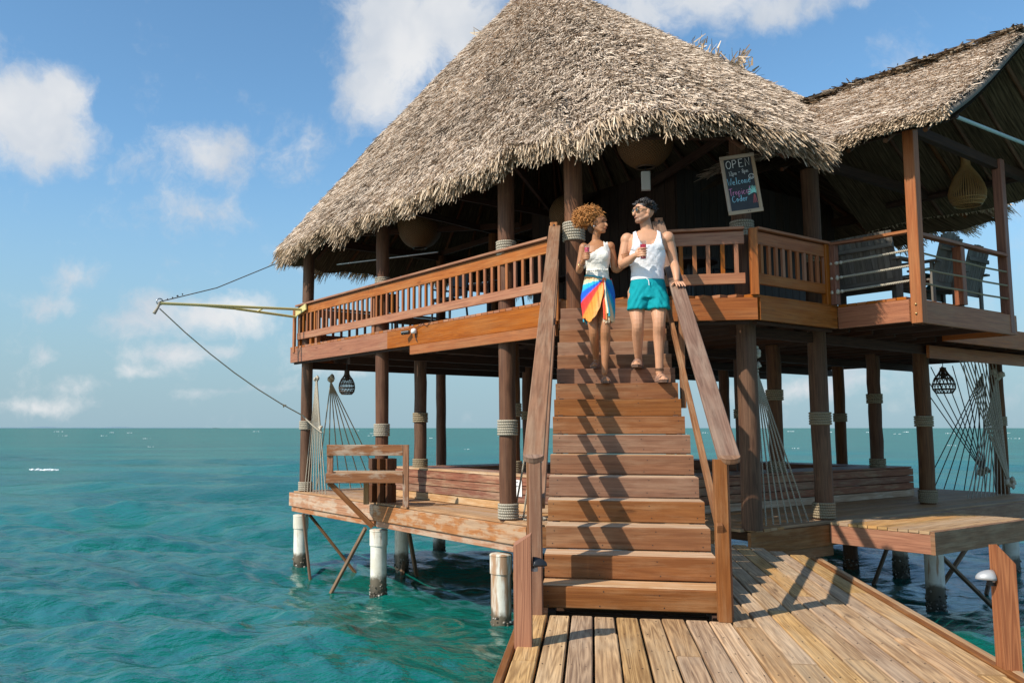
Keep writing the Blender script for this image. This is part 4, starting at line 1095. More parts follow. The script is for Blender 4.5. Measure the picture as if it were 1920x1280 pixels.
# ------------------------------------------------------------------ chalkboard sign on the corner post
sg = thing('chalkboard_sign', 'tilted chalkboard sign with pale wooden frame above the corner railing', 'sign', Vector((3.93, 10.86, 4.02)))
sc_ = Vector((3.925, 10.85, 4.43)); tl = R(6.0)
sx = (Vector((.985, -.17, 0))).normalized(); sn = sx.cross(UP).normalized()          # sn looks at the viewer
su = (UP * math.cos(R(5)) - sn * math.sin(R(5))).normalized()
rx = sx * math.cos(tl) + su * math.sin(tl); ru = su * math.cos(tl) - sx * math.sin(tl)
SW, SH = .43, .80
def sp_(x, y, z=0.0): return sc_ + rx * x + ru * y + sn * z
MB().board(sp_(0, -SH / 2 + .03), sp_(0, SH / 2 - .03), SW - .05, .012, up=sn, ch=.001).build('slate', M['slate'], sg)
for (p, q) in (((-SW / 2, -SH / 2 + .024), (SW / 2, -SH / 2 + .024)), ((-SW / 2, SH / 2 - .024), (SW / 2, SH / 2 - .024))): MB().board(sp_(*p, .004), sp_(*q, .004), .048, .03, up=sn).build('frame', M['frame_wood'], sg)
for x in (-SW / 2 + .022, SW / 2 - .022): MB().board(sp_(x, -SH / 2 + .049, .004), sp_(x, SH / 2 - .049, .004), .044, .028, up=sn).build('frame', M['frame_wood'], sg)
MB().lathe(sp_(.03, -SH / 2 + .024, .02), [(0, -.005), (.006, -.005), (.006, .005), (0, .005)], 8).build('screw', M['lamp_black'], sg)
MB().lathe(sp_(.055, -SH / 2 + .024, .02), [(0, -.005), (.006, -.005), (.006, .005), (0, .005)], 8).build('screw', M['lamp_black'], sg)
# chalk handwriting drawn as strokes: letters in a 1-high box
LET = {
 'O': [[(.5, 1), (.15, .8), (.08, .4), (.25, .05), (.55, 0), (.8, .25), (.85, .65), (.7, .92), (.5, 1)]], 'P': [[(.1, 0), (.12, 1)], [(.12, 1), (.55, .98), (.7, .75), (.5, .52), (.12, .48)]],
 'E': [[(.7, 1), (.1, .98), (.1, 0), (.72, .02)], [(.1, .5), (.6, .52)]], 'N': [[(.08, 0), (.12, 1), (.65, .05), (.75, 1)]],
 '1': [[(.3, .8), (.45, 1), (.42, 0)]], '2': [[(.1, .8), (.4, 1), (.65, .75), (.1, 0), (.75, 0)]], '8': [[(.4, .5), (.12, .75), (.4, 1), (.65, .75), (.4, .5), (.1, .25), (.4, 0), (.7, .25), (.4, .5)]],
 '-': [[(.1, .4), (.6, .42)]], 'p': [[(.1, .5), (.12, -.35)], [(.1, .4), (.4, .52), (.55, .3), (.4, .05), (.12, .1)]], 'm': [[(.08, 0), (.1, .5)], [(.1, .35), (.28, .5), (.36, 0)], [(.36, .35), (.55, .5), (.64, 0)]],
 'W': [[(0, 1), (.22, 0), (.42, .7), (.62, 0), (.9, 1)]], 'e': [[(.08, .28), (.55, .3), (.42, .52), (.18, .45), (.08, .2), (.3, 0), (.58, .1)]], 'l': [[(.25, 1), (.22, .05), (.35, 0)]],
 'c': [[(.55, .42), (.3, .52), (.08, .25), (.28, 0), (.58, .08)]], 'o': [[(.3, .52), (.08, .28), (.3, 0), (.55, .25), (.3, .52)]], 'T': [[(0, .95), (.8, 1)], [(.4, .97), (.36, 0)]], 'r': [[(.1, 0), (.12, .5)], [(.12, .3), (.3, .5), (.5, .45)]],
 'i': [[(.2, .5), (.2, 0)], [(.2, .72), (.21, .76)]], 'a': [[(.5, .5), (.2, .5), (.08, .2), (.25, 0), (.5, .2), (.52, .5), (.56, 0)]], 'C': [[(.75, .85), (.45, 1), (.1, .6), (.2, .1), (.5, 0), (.8, .15)]], 'd': [[(.55, 1), (.55, 0)], [(.55, .4), (.3, .5), (.08, .25), (.3, 0), (.55, .15)]]}
WID = {'m': .72, 'W': .95, 'i': .35, 'l': .42, '1': .6, ' ': .4, '-': .75, 'r': .5, 'T': .7}
def write(txt, x, y, h, mat, slant=0.0, dx=1.0, r=.0042):
    g = MB(); cx = x
    for ch in txt:
        if ch in LET:
            for stv in LET[ch]: g.tube([sp_(cx + px * h * .75 * dx, y + py * h + (cx - x) * slant, .0085) for px, py in stv], r, 4)
        cx += WID.get(ch, .68 if ch.islower() or ch.isdigit() else .95) * h * .82 * dx
    g.build('lettering', M[mat], sg)['kind'] = 'stuff'
write('OPEN', -.155, .225, .105, 'chalk_w', .04, .98, .0055)
write('12pm - 8pm', -.14, .125, .06, 'chalk_w', .1, .82, .0035)
write('Welcome', -.165, -.005, .095, 'chalk_b', .05, .78)
write('Tropical', -.165, -.145, .095, 'chalk_p', .03, .74)
write('Coder', -.145, -.235, .085, 'chalk_b', .02, .8)
g = MB(); cc = (.14, .085)
g.tube([sp_(cc[0] + .033 * math.cos(t), cc[1] + .033 * math.sin(t), .0085) for t in np.linspace(0, 6.3, 18)], .0042, 4)
g.tube([sp_(cc[0] + .018 * math.cos(t), cc[1] + .018 * math.sin(t), .0085) for t in np.linspace(3.4, 6.0, 7)], .0035, 4)
for ex in (-.011, .011): g.tube([sp_(cc[0] + ex, cc[1] + .008, .0085), sp_(cc[0] + ex, cc[1] + .014, .0085)], .004, 4)
g.build('smiley_drawing', M['chalk_w'], sg)['kind'] = 'stuff'
g = MB()
for a in np.linspace(-.3, 3.6, 17): g.tube([sp_(.135, -.13, .0085), sp_(.135 + .075 * math.cos(a), -.13 + .085 * math.sin(a) + random.uniform(-.01, .01), .0085)], .0045, 4)
g.build('palm_frond_drawing', M['chalk_g'], sg)['kind'] = 'stuff'
g = MB()
for d in (-.013, 0, .015): g.tube([sp_(.14 + d * .3, -.16, .0085), sp_(.135 + d * 1.5, -.275, .0085)], .0045, 4)
g.build('palm_trunk_drawing', M['chalk_r'], sg)['kind'] = 'stuff'

# notice on the raised box
nt_ = thing('notice', 'small white printed notice on the raised box left of the stairs', 'notice', B(3.95, 1.0, .23))
MB().board(B(3.95, 1.02, .235), B(3.95, 1.02, .49), .36, .008, up=E2, ch=.001).build('panel', M['paper'], nt_)
g = MB()
for z, x0, x1 in ((.455, -.09, .09), (.425, -.045, .045), (.392, -.12, .12)):
    x = x0
    while x < x1:
        l = random.uniform(.014, .024); g.board(B(3.95 + x, 1.0145, z), B(3.95 + x + l, 1.0145, z), .002, .020, ch=.0002); x += l + .008
g.build('print', M['ink'], nt_)['kind'] = 'stuff'

# security camera on the left fascia
sc2 = thing('security_camera', 'small black and white camera bracketed to the left upper fascia', 'camera', B(5.22, -.05, 2.88))
MB().tube([B(5.30, -.09, 2.875), B(5.42, -.16, 2.865)], .035, 12).build('camera_body', M['lamp_black'], sc2)
MB().lathe(B(5.18, -.075, 2.885), [(0, -.045), (.045, -.04), (.05, 0), (.04, .03), (0, .045)], 14).build('mount', M['white_paint'], sc2)
MB().tube([B(5.18, -.05, 2.85), B(5.16, -.05, 2.76), B(5.13, -.04, 2.70)], .006, 6).build('cable', M['lamp_black'], sc2)
MB().tube([B(5.18, -.05, 2.92), B(4.95, -.05, 2.99), B(4.85, -.04, 2.93), B(4.75, -.04, 3.0)], .005, 6).build('cable', M['lamp_black'], sc2)

# ------------------------------------------------------------------ yellow boom off the left corner
bm_ = thing('boom_pole', 'yellow steel boom sticking out to the left from the upper deck corner', 'boom', B(9.65, -.05, 3.6))
tip = B(9.55, -2.95, 3.63)
MB().tube([B(9.55, -.05, 3.74), tip], .028, 10).build('pole', M['yellow'], bm_)
MB().tube([B(9.75, -.05, 3.60), B(9.66, -1.4, 3.66)], .026, 10).build('strut', M['yellow'], bm_)
MB().tube([B(9.66, -1.4, 3.66), B(9.57, -2.4, 3.66)], .022, 10).build('strut', M['yellow'], bm_)
MB().tube([B(9.69, -.95, 3.64), B(9.60, -.85, 3.71)], .018, 8).build('strut_link', M['yellow'], bm_)
MB().board(B(9.92, -.02, 3.67), B(9.35, -.02, 3.78), .03, .13, ch=.004).build('bracket', M['yellow'], bm_)
MB().torus(tip + UP * .03, .06, .012, 18, 6, E1).build('shackle', M['steel'], bm_)
MB().tube([tip + UP * .02, tip - UP * .08 - E2 * .03, tip - UP * .2 - E2 * .1], [.03, .025, .035], 8).build('rope_tail', M['rope'], bm_)
ln = thing('guy_line', 'thin dark stay running from the yellow boom tip up to the thatch corner', 'line', tip)
MB().tube([tip + UP * .03, B(9.7, -1.8, 4.05), B(9.98, -.45, 4.72)], .010, 6).build('stay', M['line'], ln)
for f in (.06, .10, .14, .18):
    c = tip.lerp(B(9.98, -.45, 4.72), f) + UP * (.03 - .02 * f); k = MB(); blobs(k, [c], [.018]); k.build('clamp', M['lamp_black'], ln)
ln = thing('guy_line', 'slack tan rope sagging from the yellow boom tip to the leftmost post', 'line', tip)
q = B(9.58, .05, 1.55); rope(ln, tip - UP * .1, q, .013, .16, 'line_tan'); knot(ln, tip.lerp(q, .86) - UP * .1, .03, 4); rope(ln, q, B(8.9, .15, 1.2), .016, .02, 'rope')

# ------------------------------------------------------------------ furniture on the balcony and inside
def slat_bench(label, o, ax, fw, L, group=None, cushion=False, name='slatted_bench', cat='bench'):
    """ax along the bench, fw the way a sitter faces; o at floor centre"""
    t = thing(name, label, cat, o, group); o = Vector(o); bk = -fw
    def q(x, y, z): return o + ax * x + fw * y + UP * z
    n = max(5, int(L / .083))
    for i in range(n):
        x = -L / 2 + L * (i + .5) / n; top = 1.0 if n > 8 else .95 + .08 * math.cos((i / (n - 1) - .5) * 2.6)
        MB().board(q(x, -.25, .36), q(x, -.42, top), L / n - .005, .022, up=fw, ch=.003).build('back_slat', M['grey_wood'], t)
    MB().board(q(-L / 2, -.40, .80), q(L / 2, -.40, .80), .03, .06).build('back_rail', M['grey_wood'], t)
    for i in range(5): MB().board(q(-L / 2, -.18 + i * .105, .37 - i * -.008), q(L / 2, -.18 + i * .105, .37 + i * .008), .095, .025).build('seat_slat', M['grey_wood'], t)
    MB().board(q(-L / 2, .30, .34), q(L / 2, .30, .34), .03, .12).build('apron', M['grey_wood'], t)
    MB().board(q(-L / 2, -.24, .33), q(L / 2, -.24, .33), .03, .10).build('apron', M['grey_wood'], t)
    for s in (-1, 1):
        MB().board(q(s * L / 2, .27, 0), q(s * L / 2, .27, .60), .085, .03, up=fw).build('leg', M['grey_wood'], t)
        MB().board(q(s * L / 2, -.27, 0), q(s * L / 2, -.27, .60), .085, .03, up=fw).build('leg', M['grey_wood'], t)
        MB().board(q(s * (L / 2 + .02), -.38, .615), q(s * (L / 2 + .02), .36, .625), .12, .028).build('armrest', M['grey_wood'], t)
    if cushion: MB().board(q(-L / 2 + .05, .05, .44), q(L / 2 - .05, .05, .44), .42, .08, ch=.03).build('cushion', M['cushion'], t)
    return t
slat_bench('long grey slatted bench seen from behind on the balcony behind the rope rails', B(-.06, 4.35, ZD), E1, E2, 1.12, None, False)
slat_bench('grey slatted armchair with green cushion beside the tall balcony corner post', B(-.52, 4.95, ZD), E2, E1, .60, 'grey slatted armchairs on the balcony', True, 'slatted_armchair', 'chair')
slat_bench('grey slatted armchair beside the far end post of the balcony', B(-.35, 6.15, ZD), E2, E1, .62, 'grey slatted armchairs on the balcony', True, 'slatted_armchair', 'chair')
def bar_chair(label, o, rz):
    t = thing('cafe_chair', label, 'chair', o, 'dark chairs inside the upper floor'); o = Vector(o)
    ax = Vector((math.cos(rz), math.sin(rz), 0)); fw = UP.cross(ax)
    def q(x, y, z): return o + ax * x + fw * y + UP * z
    MB().board(q(0, -.21, .45), q(0, .21, .45), .43, .05, ch=.02).build('seat', M['chair_black'], t)
    MB().board(q(0, -.22, .55), q(0, -.27, .92), .42, .035, up=fw, ch=.012).build('backrest', M['chair_black'], t)
    for sx_ in (-1, 1):
        MB().tube([q(sx_ * .19, .19, .44), q(sx_ * .21, .23, 0)], .018, 8).build('leg', M['chair_black'], t)
        MB().tube([q(sx_ * .19, -.27, .9), q(sx_ * .19, -.21, .44), q(sx_ * .21, -.25, 0)], .018, 8).build('leg', M['chair_black'], t)
        MB().tube([q(sx_ * .22, -.24, .66), q(sx_ * .23, .18, .64), q(sx_ * .20, .2, .44)], .016, 8).build('armrest', M['chair_black'], t)
def round_table(label, o, r=.42):
    t = thing('cafe_table', label, 'table', o, 'dark tables inside the upper floor'); o = Vector(o)
    MB().lathe(o, [(0, .70), (r, .70), (r, .74), (0, .74)], 28, False).build('table_top', M['bar_wood'], t)
    MB().tube([o + UP * .02, o + UP * .7], .04, 12).build('pedestal', M['chair_black'], t)
    MB().lathe(o, [(.26, 0), (.26, .02), (.05, .05), (0, .05)], 20).build('base', M['chair_black'], t)
round_table('dark round table behind the middle of the left railing', B(5.0, 1.35, ZD))
bar_chair('dark armchair behind the left railing, nearest to the post beside the stairs', B(4.05, .95, ZD), 1.0)
bar_chair('dark armchair behind the middle of the left railing', B(5.15, .62, ZD), 2.4)
bar_chair('dark armchair near the far left end of the railing', B(7.9, 1.0, ZD), .3)
round_table('dark round table behind the railing right of the stairs', B(1.55, 2.4, ZD), .4)
bar_chair('dark armchair behind the railing right of the stairs', B(1.15, 2.9, ZD), 2.0)

# ------------------------------------------------------------------ people
def skin_mat(name, lo, hi):
    m, t = mat_new(name)
    at = t.n('ShaderNodeVertexColor', layer_name='tint').outputs['Color']
    n = t.noise(t.n('ShaderNodeNewGeometry').outputs['Position'], 22, 3, .5)
    c = t.mix(n.outputs[0], (*lo, 1), (*hi, 1)); c = t.mix(1.0, c, at, 'MULTIPLY')
    return finish(t, m, c, .48, None, spec=.35, **{'Subsurface Weight': .08, 'Subsurface Radius': (.02, .008, .004), 'Subsurface Scale': .4})
M['skin_m'] = skin_mat('light_tanned_skin', (.50, .25, .142), (.58, .30, .172)); M['skin_w'] = skin_mat('brown_skin', (.34, .145, .062), (.41, .182, .083))
def cloth_mat(name, c, rough=.85, attr=False):
    m, t = mat_new(name)
    pos = t.n('ShaderNodeNewGeometry').outputs['Position']
    n = t.noise(pos, 9, 4, .6, .6); f = t.noise(pos, 240, 2, .5)
    base = t.n('ShaderNodeVertexColor', layer_name='tint').outputs['Color'] if attr else (*c, 1)
    h = t.math('ADD', n.outputs[0], t.math('MULTIPLY', f.outputs[0], .05))
    return finish(t, m, base, rough, h, .03, .55, .15)
M['cloth_white'] = cloth_mat('white_ribbed_cotton', (.80, .79, .80)); M['cloth_cream'] = cloth_mat('cream_swim_fabric', (.78, .74, .66))
M['cloth_teal'] = cloth_mat('teal_swim_shorts', (.005, .27, .30)); M['cloth_sarong'] = cloth_mat('striped_sarong_cloth', (1, 1, 1), attr=True)
M['leather'] = plain('brown_sandal_leather', (.23, .125, .085), .6); M['sole'] = plain('sandal_sole', (.13, .075, .05), .7)
M['hair_dark'] = plain('black_brown_hair', (.018, .013, .010), .45, 0, 60, .4); M['hair_blond'] = plain('golden_curly_hair', (.45, .185, .045), .6, 0, 30, .5); M['hair_root'] = plain('dark_brown_hair_roots', (.07, .033, .015), .6, 0, 30, .4)
M['lens'] = plain('dark_sunglass_lens', (.03, .035, .04), .12, 0, None, 0, .8); M['gold_rim'] = plain('gilt_metal', (.6, .42, .2), .3, .9)
def glass_mat():
    m, t = mat_new('clear_drinking_glass')
    tr = t.n('ShaderNodeBsdfTransparent', {0: (.93, .95, .95, 1)}); gg = t.n('ShaderNodeBsdfGlossy', {'Color': (1, 1, 1, 1), 'Roughness': .03})
    t.n('ShaderNodeOutputMaterial', {0: t.n('ShaderNodeMixShader', {0: t.math('MULTIPLY_ADD', t.math('POWER', t.n('ShaderNodeLayerWeight', {0: .5}).outputs[1], 4), .5, .05), 1: tr, 2: gg})}); return m
M['glass'] = glass_mat(); M['drink'] = plain('red_iced_drink', (.62, .030, .050), .25)

class Body(MB):
    def chain(s, pts, radii, n=12):
        """tapered rounded limb through (u,v,z) points"""
        P = [S(*p) for p in pts]; r = list(radii)
        d0 = (P[0] - P[1]).normalized(); d1 = (P[-1] - P[-2]).normalized()
        # densify with a smooth curve
        Q, q = [], []
        for i in range(len(P) - 1):
            a = P[i - 1] if i else P[i] * 2 - P[i + 1]; d = P[i + 2] if i + 2 < len(P) else P[i + 1] * 2 - P[i]
            for k in range(5):
                x = k / 5; b_, c_ = P[i], P[i + 1]
                Q.append(.5 * ((2 * b_) + (c_ - a) * x + (2 * a - 5 * b_ + 4 * c_ - d) * x * x + (3 * b_ - a - 3 * c_ + d) * x ** 3)); q.append(r[i] + (r[i + 1] - r[i]) * x)
        Q.append(P[-1]); q.append(r[-1])
        Q = [Q[0] + d0 * r[0] * .92, Q[0] + d0 * r[0] * .6] + Q + [Q[-1] + d1 * r[-1] * .6, Q[-1] + d1 * r[-1] * .92]
        q = [r[0] * .35, r[0] * .8] + q + [r[-1] * .8, r[-1] * .35]
        s.tube(Q, q, n)
    def loft(s, rings, n=28, power=2.0):
        """rings of (u, v, z, ru, rv)"""
        vs, fs = [], []; m = len(rings)
        for (u, v, z, ru, rv) in rings:
            for k in range(n):
                t = 2 * math.pi * k / n; cu, sv = math.cos(t), math.sin(t)
                vs.append(S(u + ru * math.copysign(abs(cu) ** (2 / power), cu), v + rv * math.copysign(abs(sv) ** (2 / power), sv), z))
        for i in range(m - 1):
            for k in range(n): fs.append([i * n + k, i * n + (k + 1) % n, (i + 1) * n + (k + 1) % n, (i + 1) * n + k])
        fs.append(list(range(n - 1, -1, -1))); fs.append([(m - 1) * n + k for k in range(n)])
        s.add(vs, fs, [[(0, 0)] * len(f) for f in fs], True)
    def ell(s, c, rad, basis=None, nu=20, nv=12):
        """ellipsoid at (u,v,z); basis = three (u,v,z) axis directions"""
        C0 = S(*c); bs = basis or ((1, 0, 0), (0, 1, 0), (0, 0, 1))
        A = [DU * b_[0] + DV * b_[1] + UP * b_[2] for b_ in bs]; vs = [C0 + A[2] * rad[2]]; fs = []
        for i in range(1, nv):
            t = math.pi * i / nv
            for k in range(nu):
                p = 2 * math.pi * k / nu; vs.append(C0 + A[0] * rad[0] * math.sin(t) * math.cos(p) + A[1] * rad[1] * math.sin(t) * math.sin(p) + A[2] * rad[2] * math.cos(t))
        vs.append(C0 - A[2] * rad[2]); L = len(vs) - 1
        for k in range(nu): fs.append([0, 1 + k, 1 + (k + 1) % nu]); fs.append([L, L - nu + (k + 1) % nu, L - nu + k])
        for i in range(nv - 2):
            for k in range(nu): a = 1 + i * nu; fs.append([a + k, a + nu + k, a + nu + (k + 1) % nu, a + (k + 1) % nu])
        s.add(vs, fs, [[(0, 0)] * len(f) for f in fs], True)
def solid(mb, voxel, smooth=6, fac=.5):
    """fuse the overlapping volumes into one continuous skin; returns (verts in u,v,z, world verts, faces)"""
    o = mb.build('tmp', M['skin_m'])
    bm = bmesh.new(); bm.from_mesh(o.data); bmesh.ops.recalc_face_normals(bm, faces=bm.faces); bm.to_mesh(o.data); bm.free()
    r = o.modifiers.new('r', 'REMESH'); r.mode = 'VOXEL'; r.voxel_size = voxel
    if smooth: sm = o.modifiers.new('s', 'SMOOTH'); sm.factor = fac; sm.iterations = smooth
    dg = bpy.context.evaluated_depsgraph_get(); me = bpy.data.meshes.new_from_object(o.evaluated_get(dg))
    co = np.zeros(len(me.vertices) * 3, np.float32); me.vertices.foreach_get('co', co); co = co.reshape(-1, 3).astype(float)
    nr = np.zeros(len(me.vertices) * 3, np.float32); me.vertices.foreach_get('normal', nr); nr = nr.reshape(-1, 3).astype(float)
    f = [list(p.vertices) for p in me.polygons]; f = np.array([x for x in f if len(x) == 4], np.int32)
    bpy.data.objects.remove(o); bpy.data.meshes.remove(me)
    return co, nr, f
nS0, nDU, nDV = np.array(S0), np.array(DU), np.array(DV)
def to_uvz(co): q = co - nS0; return np.stack([q @ nDU, q @ nDV, co[:, 2]], -1)
def tinted(o, tint):
    a = o.data.color_attributes.new('tint', 'FLOAT_COLOR', 'POINT'); c = np.ones((len(tint), 4), np.float32); c[:, :3] = tint; a.data.foreach_set('color', c.ravel())
def garment(name, co, nr, f, mask, off, mat, parent, wrinkle=.003):
    """an offset copy of the skin where mask holds, with a turned edge"""
    u = to_uvz(co)
    wr = wrinkle * (np.sin(u[:, 2] * 95 + u[:, 0] * 60) + np.sin(u[:, 2] * 57 - u[:, 0] * 85 + 1) * .8)
    keep = mask[f].all(1); ff = f[keep]; used = np.unique(ff); mp = np.full(len(co), -1); mp[used] = np.arange(len(used))
    o = np_mesh(name, (co + nr * (off + wr)[:, None])[used], mp[ff], M[mat], parent, True)
    md = o.modifiers.new('thick', 'SOLIDIFY'); md.thickness = off * .8; md.offset = -1
    return o
def gauss(u, c, r): return np.exp(-(((u - np.array(c)) / np.array(r)) ** 2).sum(1))
def nrm3(v): v = np.array(v, float); return tuple(v / np.linalg.norm(v))

# ---- man
man = thing('person', 'man in white tank top and teal shorts holding a red drink on the stairs', 'person', S(.97, 3.0, 1.76), 'couple walking down the stairs')
b = Body()
MC = .985
b.loft([(MC, 3.03, 2.64, .13, .105), (MC, 3.03, 2.74, .168, .125), (MC, 3.02, 2.86, .165, .118), (MC, 3.01, 2.98, .158, .108), (MC, 3.0, 3.10, .178, .120), (MC, 3.0, 3.21, .198, .132), (MC, 3.01, 3.30, .205, .122), (MC, 3.02, 3.365, .165, .098), (MC, 3.03, 3.41, .085, .075)], power=2.3)
b.ell((MC - .085, 2.905, 3.225), (.09, .035, .065)); b.ell((MC + .085, 2.905, 3.225), (.09, .035, .065))
b.chain([(.995, 3.03, 3.37), (.985, 3.015, 3.45), (.965, 3.0, 3.54)], [.074, .062, .060])
HM = (.958, 2.99, 3.605); fm = nrm3((-.90, -.44, .03)); sm_ = nrm3((.44, -.90, 0)); um = (0, 0, 1)
def hp(c, f_, s_, f, s, z): return (c[0] + f_[0] * f + s_[0] * s, c[1] + f_[1] * f + s_[1] * s, c[2] + f_[2] * f + z)
b.ell(hp(HM, fm, sm_, -.012, 0, .025), (.108, .082, .098), (fm, sm_, um))
b.ell(hp(HM, fm, sm_, .028, 0, -.04), (.072, .066, .085), (fm, sm_, um))
b.ell(hp(HM, fm, sm_, .062, 0, -.098), (.036, .040, .028), (fm, sm_, um))
b.chain([hp(HM, fm, sm_, .088, 0, .02), hp(HM, fm, sm_, .108, 0, -.012), hp(HM, fm, sm_, .118, 0, -.034)], [.012, .015, .017], 8)
b.ell(hp(HM, fm, sm_, .094, 0, -.066), (.016, .026, .012), (fm, sm_, um)); b.ell(hp(HM, fm, sm_, .090, 0, .038), (.022, .055, .016), (fm, sm_, um))
for s_ in (-1, 1): b.ell(hp(HM, fm, sm_, -.018, s_ * .082, -.008), (.022, .012, .034), (fm, sm_, um)); b.chain([hp(HM, fm, sm_, -.01, s_ * .064, -.055), hp(HM, fm, sm_, .058, s_ * .034, -.095)], [.026, .026], 8)
# legs
b.chain([(.875, 3.03, 2.74), (.862, 2.97, 2.56), (.866, 2.905, 2.385), (.866, 2.975, 2.27), (.872, 3.08, 2.09), (.88, 3.135, 2.01)], [.104, .088, .064, .062, .042, .038])
b.chain([(.884, 3.20, 1.985), (.868, 3.10, 1.988), (.85, 3.0, 1.98), (.842, 2.95, 1.975)], [.040, .040, .040, .026])
b.chain([(1.09, 3.02, 2.74), (1.088, 2.95, 2.56), (1.083, 2.885, 2.39), (1.083, 2.935, 2.25), (1.08, 2.945, 2.05), (1.08, 2.955, 1.87)], [.104, .090, .066, .064, .045, .040])
b.chain([(1.08, 3.005, 1.815), (1.088, 2.92, 1.82), (1.098, 2.82, 1.808), (1.104, 2.77, 1.803)], [.042, .042, .042, .028])
for (o3, sgn) in (((.842, 2.95, 1.972), 1), ((1.104, 2.77, 1.800), 1)):
    for i, q in enumerate((-.030, -.012, .004, .018, .030)): b.chain([(o3[0] + q, o3[1] + .03, o3[2]), (o3[0] + q * 1.15 - .002, o3[1] - .035 + abs(q) * .35, o3[2] - .006)], [.013, .0115 if i else .014], 6)
# arms
b.ell((.782, 3.02, 3.315), (.072, .072, .078)); b.ell((1.205, 3.02, 3.315), (.072, .072, .078))
b.chain([(.785, 3.02, 3.325), (.752, 3.01, 3.19), (.722, 2.985, 3.055), (.775, 2.86, 3.055), (.845, 2.765, 3.092)], [.064, .058, .046, .048, .031])
b.chain([(1.205, 3.02, 3.325), (1.238, 3.03, 3.19), (1.262, 3.02, 3.055), (1.272, 2.945, 2.96), (1.272, 2.868, 2.838)], [.064, .058, .047, .045, .030])
# right hand: closed round the tumbler
GC = (.928, 2.712)
b.ell((.878, 2.742, 3.108), (.036, .024, .046))
for i, z in enumerate((3.148, 3.125, 3.102, 3.080)):
    pts = [(.885, 2.728, z - .004)]
    for a in (200, 235, 270, 305, 330 - i * 8): pts.append((GC[0] + .044 * math.cos(R(a)), GC[1] + .044 * math.sin(R(a)), z - .003 * i))
    b.chain(pts, [.0115, .0108, .0105, .010, .0095, .0085], 6)
b.chain([(.868, 2.752, 3.135), (.885, 2.752, 3.162), (.912, 2.757, 3.172)], [.014, .013, .010], 6)
# left hand: resting on the handrail
b.ell((1.272, 2.815, 2.798), (.042, .05, .020))
for i, q in enumerate((-.028, -.009, .011, .030)):
    b.chain([(1.272 + q * .9, 2.79, 2.800), (1.282 + q * 1.25, 2.752, 2.794), (1.292 + q * 1.4, 2.722, 2.768 - .004 * (i == 3)), (1.298 + q * 1.45, 2.708, 2.746)], [.0115, .011, .010, .0088], 6)
b.chain([(1.245, 2.835, 2.80), (1.225, 2.80, 2.79), (1.212, 2.775, 2.768)], [.0135, .012, .010], 6)
co, nr, f = solid(b, .005, 5)
u = to_uvz(co); tint = np.ones((len(co), 3))
jaw = np.clip(gauss(u, hp(HM, fm, sm_, .04, 0, -.085), (.085, .085, .05)) * 1.5, 0, 1) * (u[:, 2] < HM[2] - .03)
tint *= 1 - jaw[:, None] * np.array([.52, .5, .46])
lip = gauss(u, hp(HM, fm, sm_, .108, 0, -.068), (.022, .022, .008)); tint *= 1 - np.clip(lip, 0, 1)[:, None] * np.array([.1, .4, .35])
for s_ in (-1, 1): tint *= 1 - np.clip(gauss(u, hp(HM, fm, sm_, .09, s_ * .036, .042), (.028, .022, .009)) * 1.3, 0, .9)[:, None]
body = np_mesh('body', co, f, M['skin_m'], man, True); tinted(body, tint)
du = np.abs(u[:, 0] - MC); fr = u[:, 1] < 3.02
ztop = np.where(fr, 3.225 + np.clip(du / .105, 0, 1) ** 4 * .14, 3.28 + np.clip(du / .098, 0, 1) ** 2.6 * .09)
side = np.interp(u[:, 2], [2.80, 3.10, 3.16, 3.24, 3.32, 3.40], [.20, .192, .176, .150, .142, .135])
mask = (u[:, 2] > 2.866) & (u[:, 2] < 3.43) & (du < side) & (u[:, 2] < np.where(du < .105, ztop, 9)) & (np.abs(u[:, 1] - 3.01) < .175)
garment('tank_top', co, nr, f, mask, .012, 'cloth_white', man, .0007)
sh = Body()
sh.loft([(MC, 3.02, 2.878, .170, .124), (MC, 3.02, 2.82, .186, .142), (MC, 3.02, 2.72, .205, .155), (MC, 3.0, 2.66, .205, .15)], power=2.3)
sh.loft([(.905, 3.01, 2.78, .10, .12), (.885, 2.99, 2.66, .115, .13), (.872, 2.965, 2.56, .118, .125), (.870, 2.96, 2.542, .115, .12)], power=2.2)
sh.loft([(1.065, 3.0, 2.78, .10, .12), (1.085, 2.98, 2.66, .115, .13), (1.092, 2.945, 2.56, .12, .125), (1.094, 2.94, 2.54, .117, .12)], power=2.2)
c2, n2, f2 = solid(sh, .009, 3); u2 = to_uvz(c2)
dz = 2.86 - u2[:, 2]
wr = (.0035 * np.sin((u2[:, 0] - MC) * 70 + u2[:, 2] * 22 + 2 * np.sin(u2[:, 2] * 18)) + .003 * np.sin(u2[:, 2] * 62 + np.abs(u2[:, 0] - MC) * 95 + np.sin(u2[:, 0] * 40))) * np.clip(dz * 7, 0, 1)
so = np_mesh('shorts', c2 + n2 * wr[:, None], f2, M['cloth_teal'], man, True)
MB().tube([S(MC - .02, 2.868, 2.862), S(MC, 2.86, 2.845), S(MC + .004, 2.858, 2.79)], .004, 5).build('drawstring', M['cloth_white'], so)
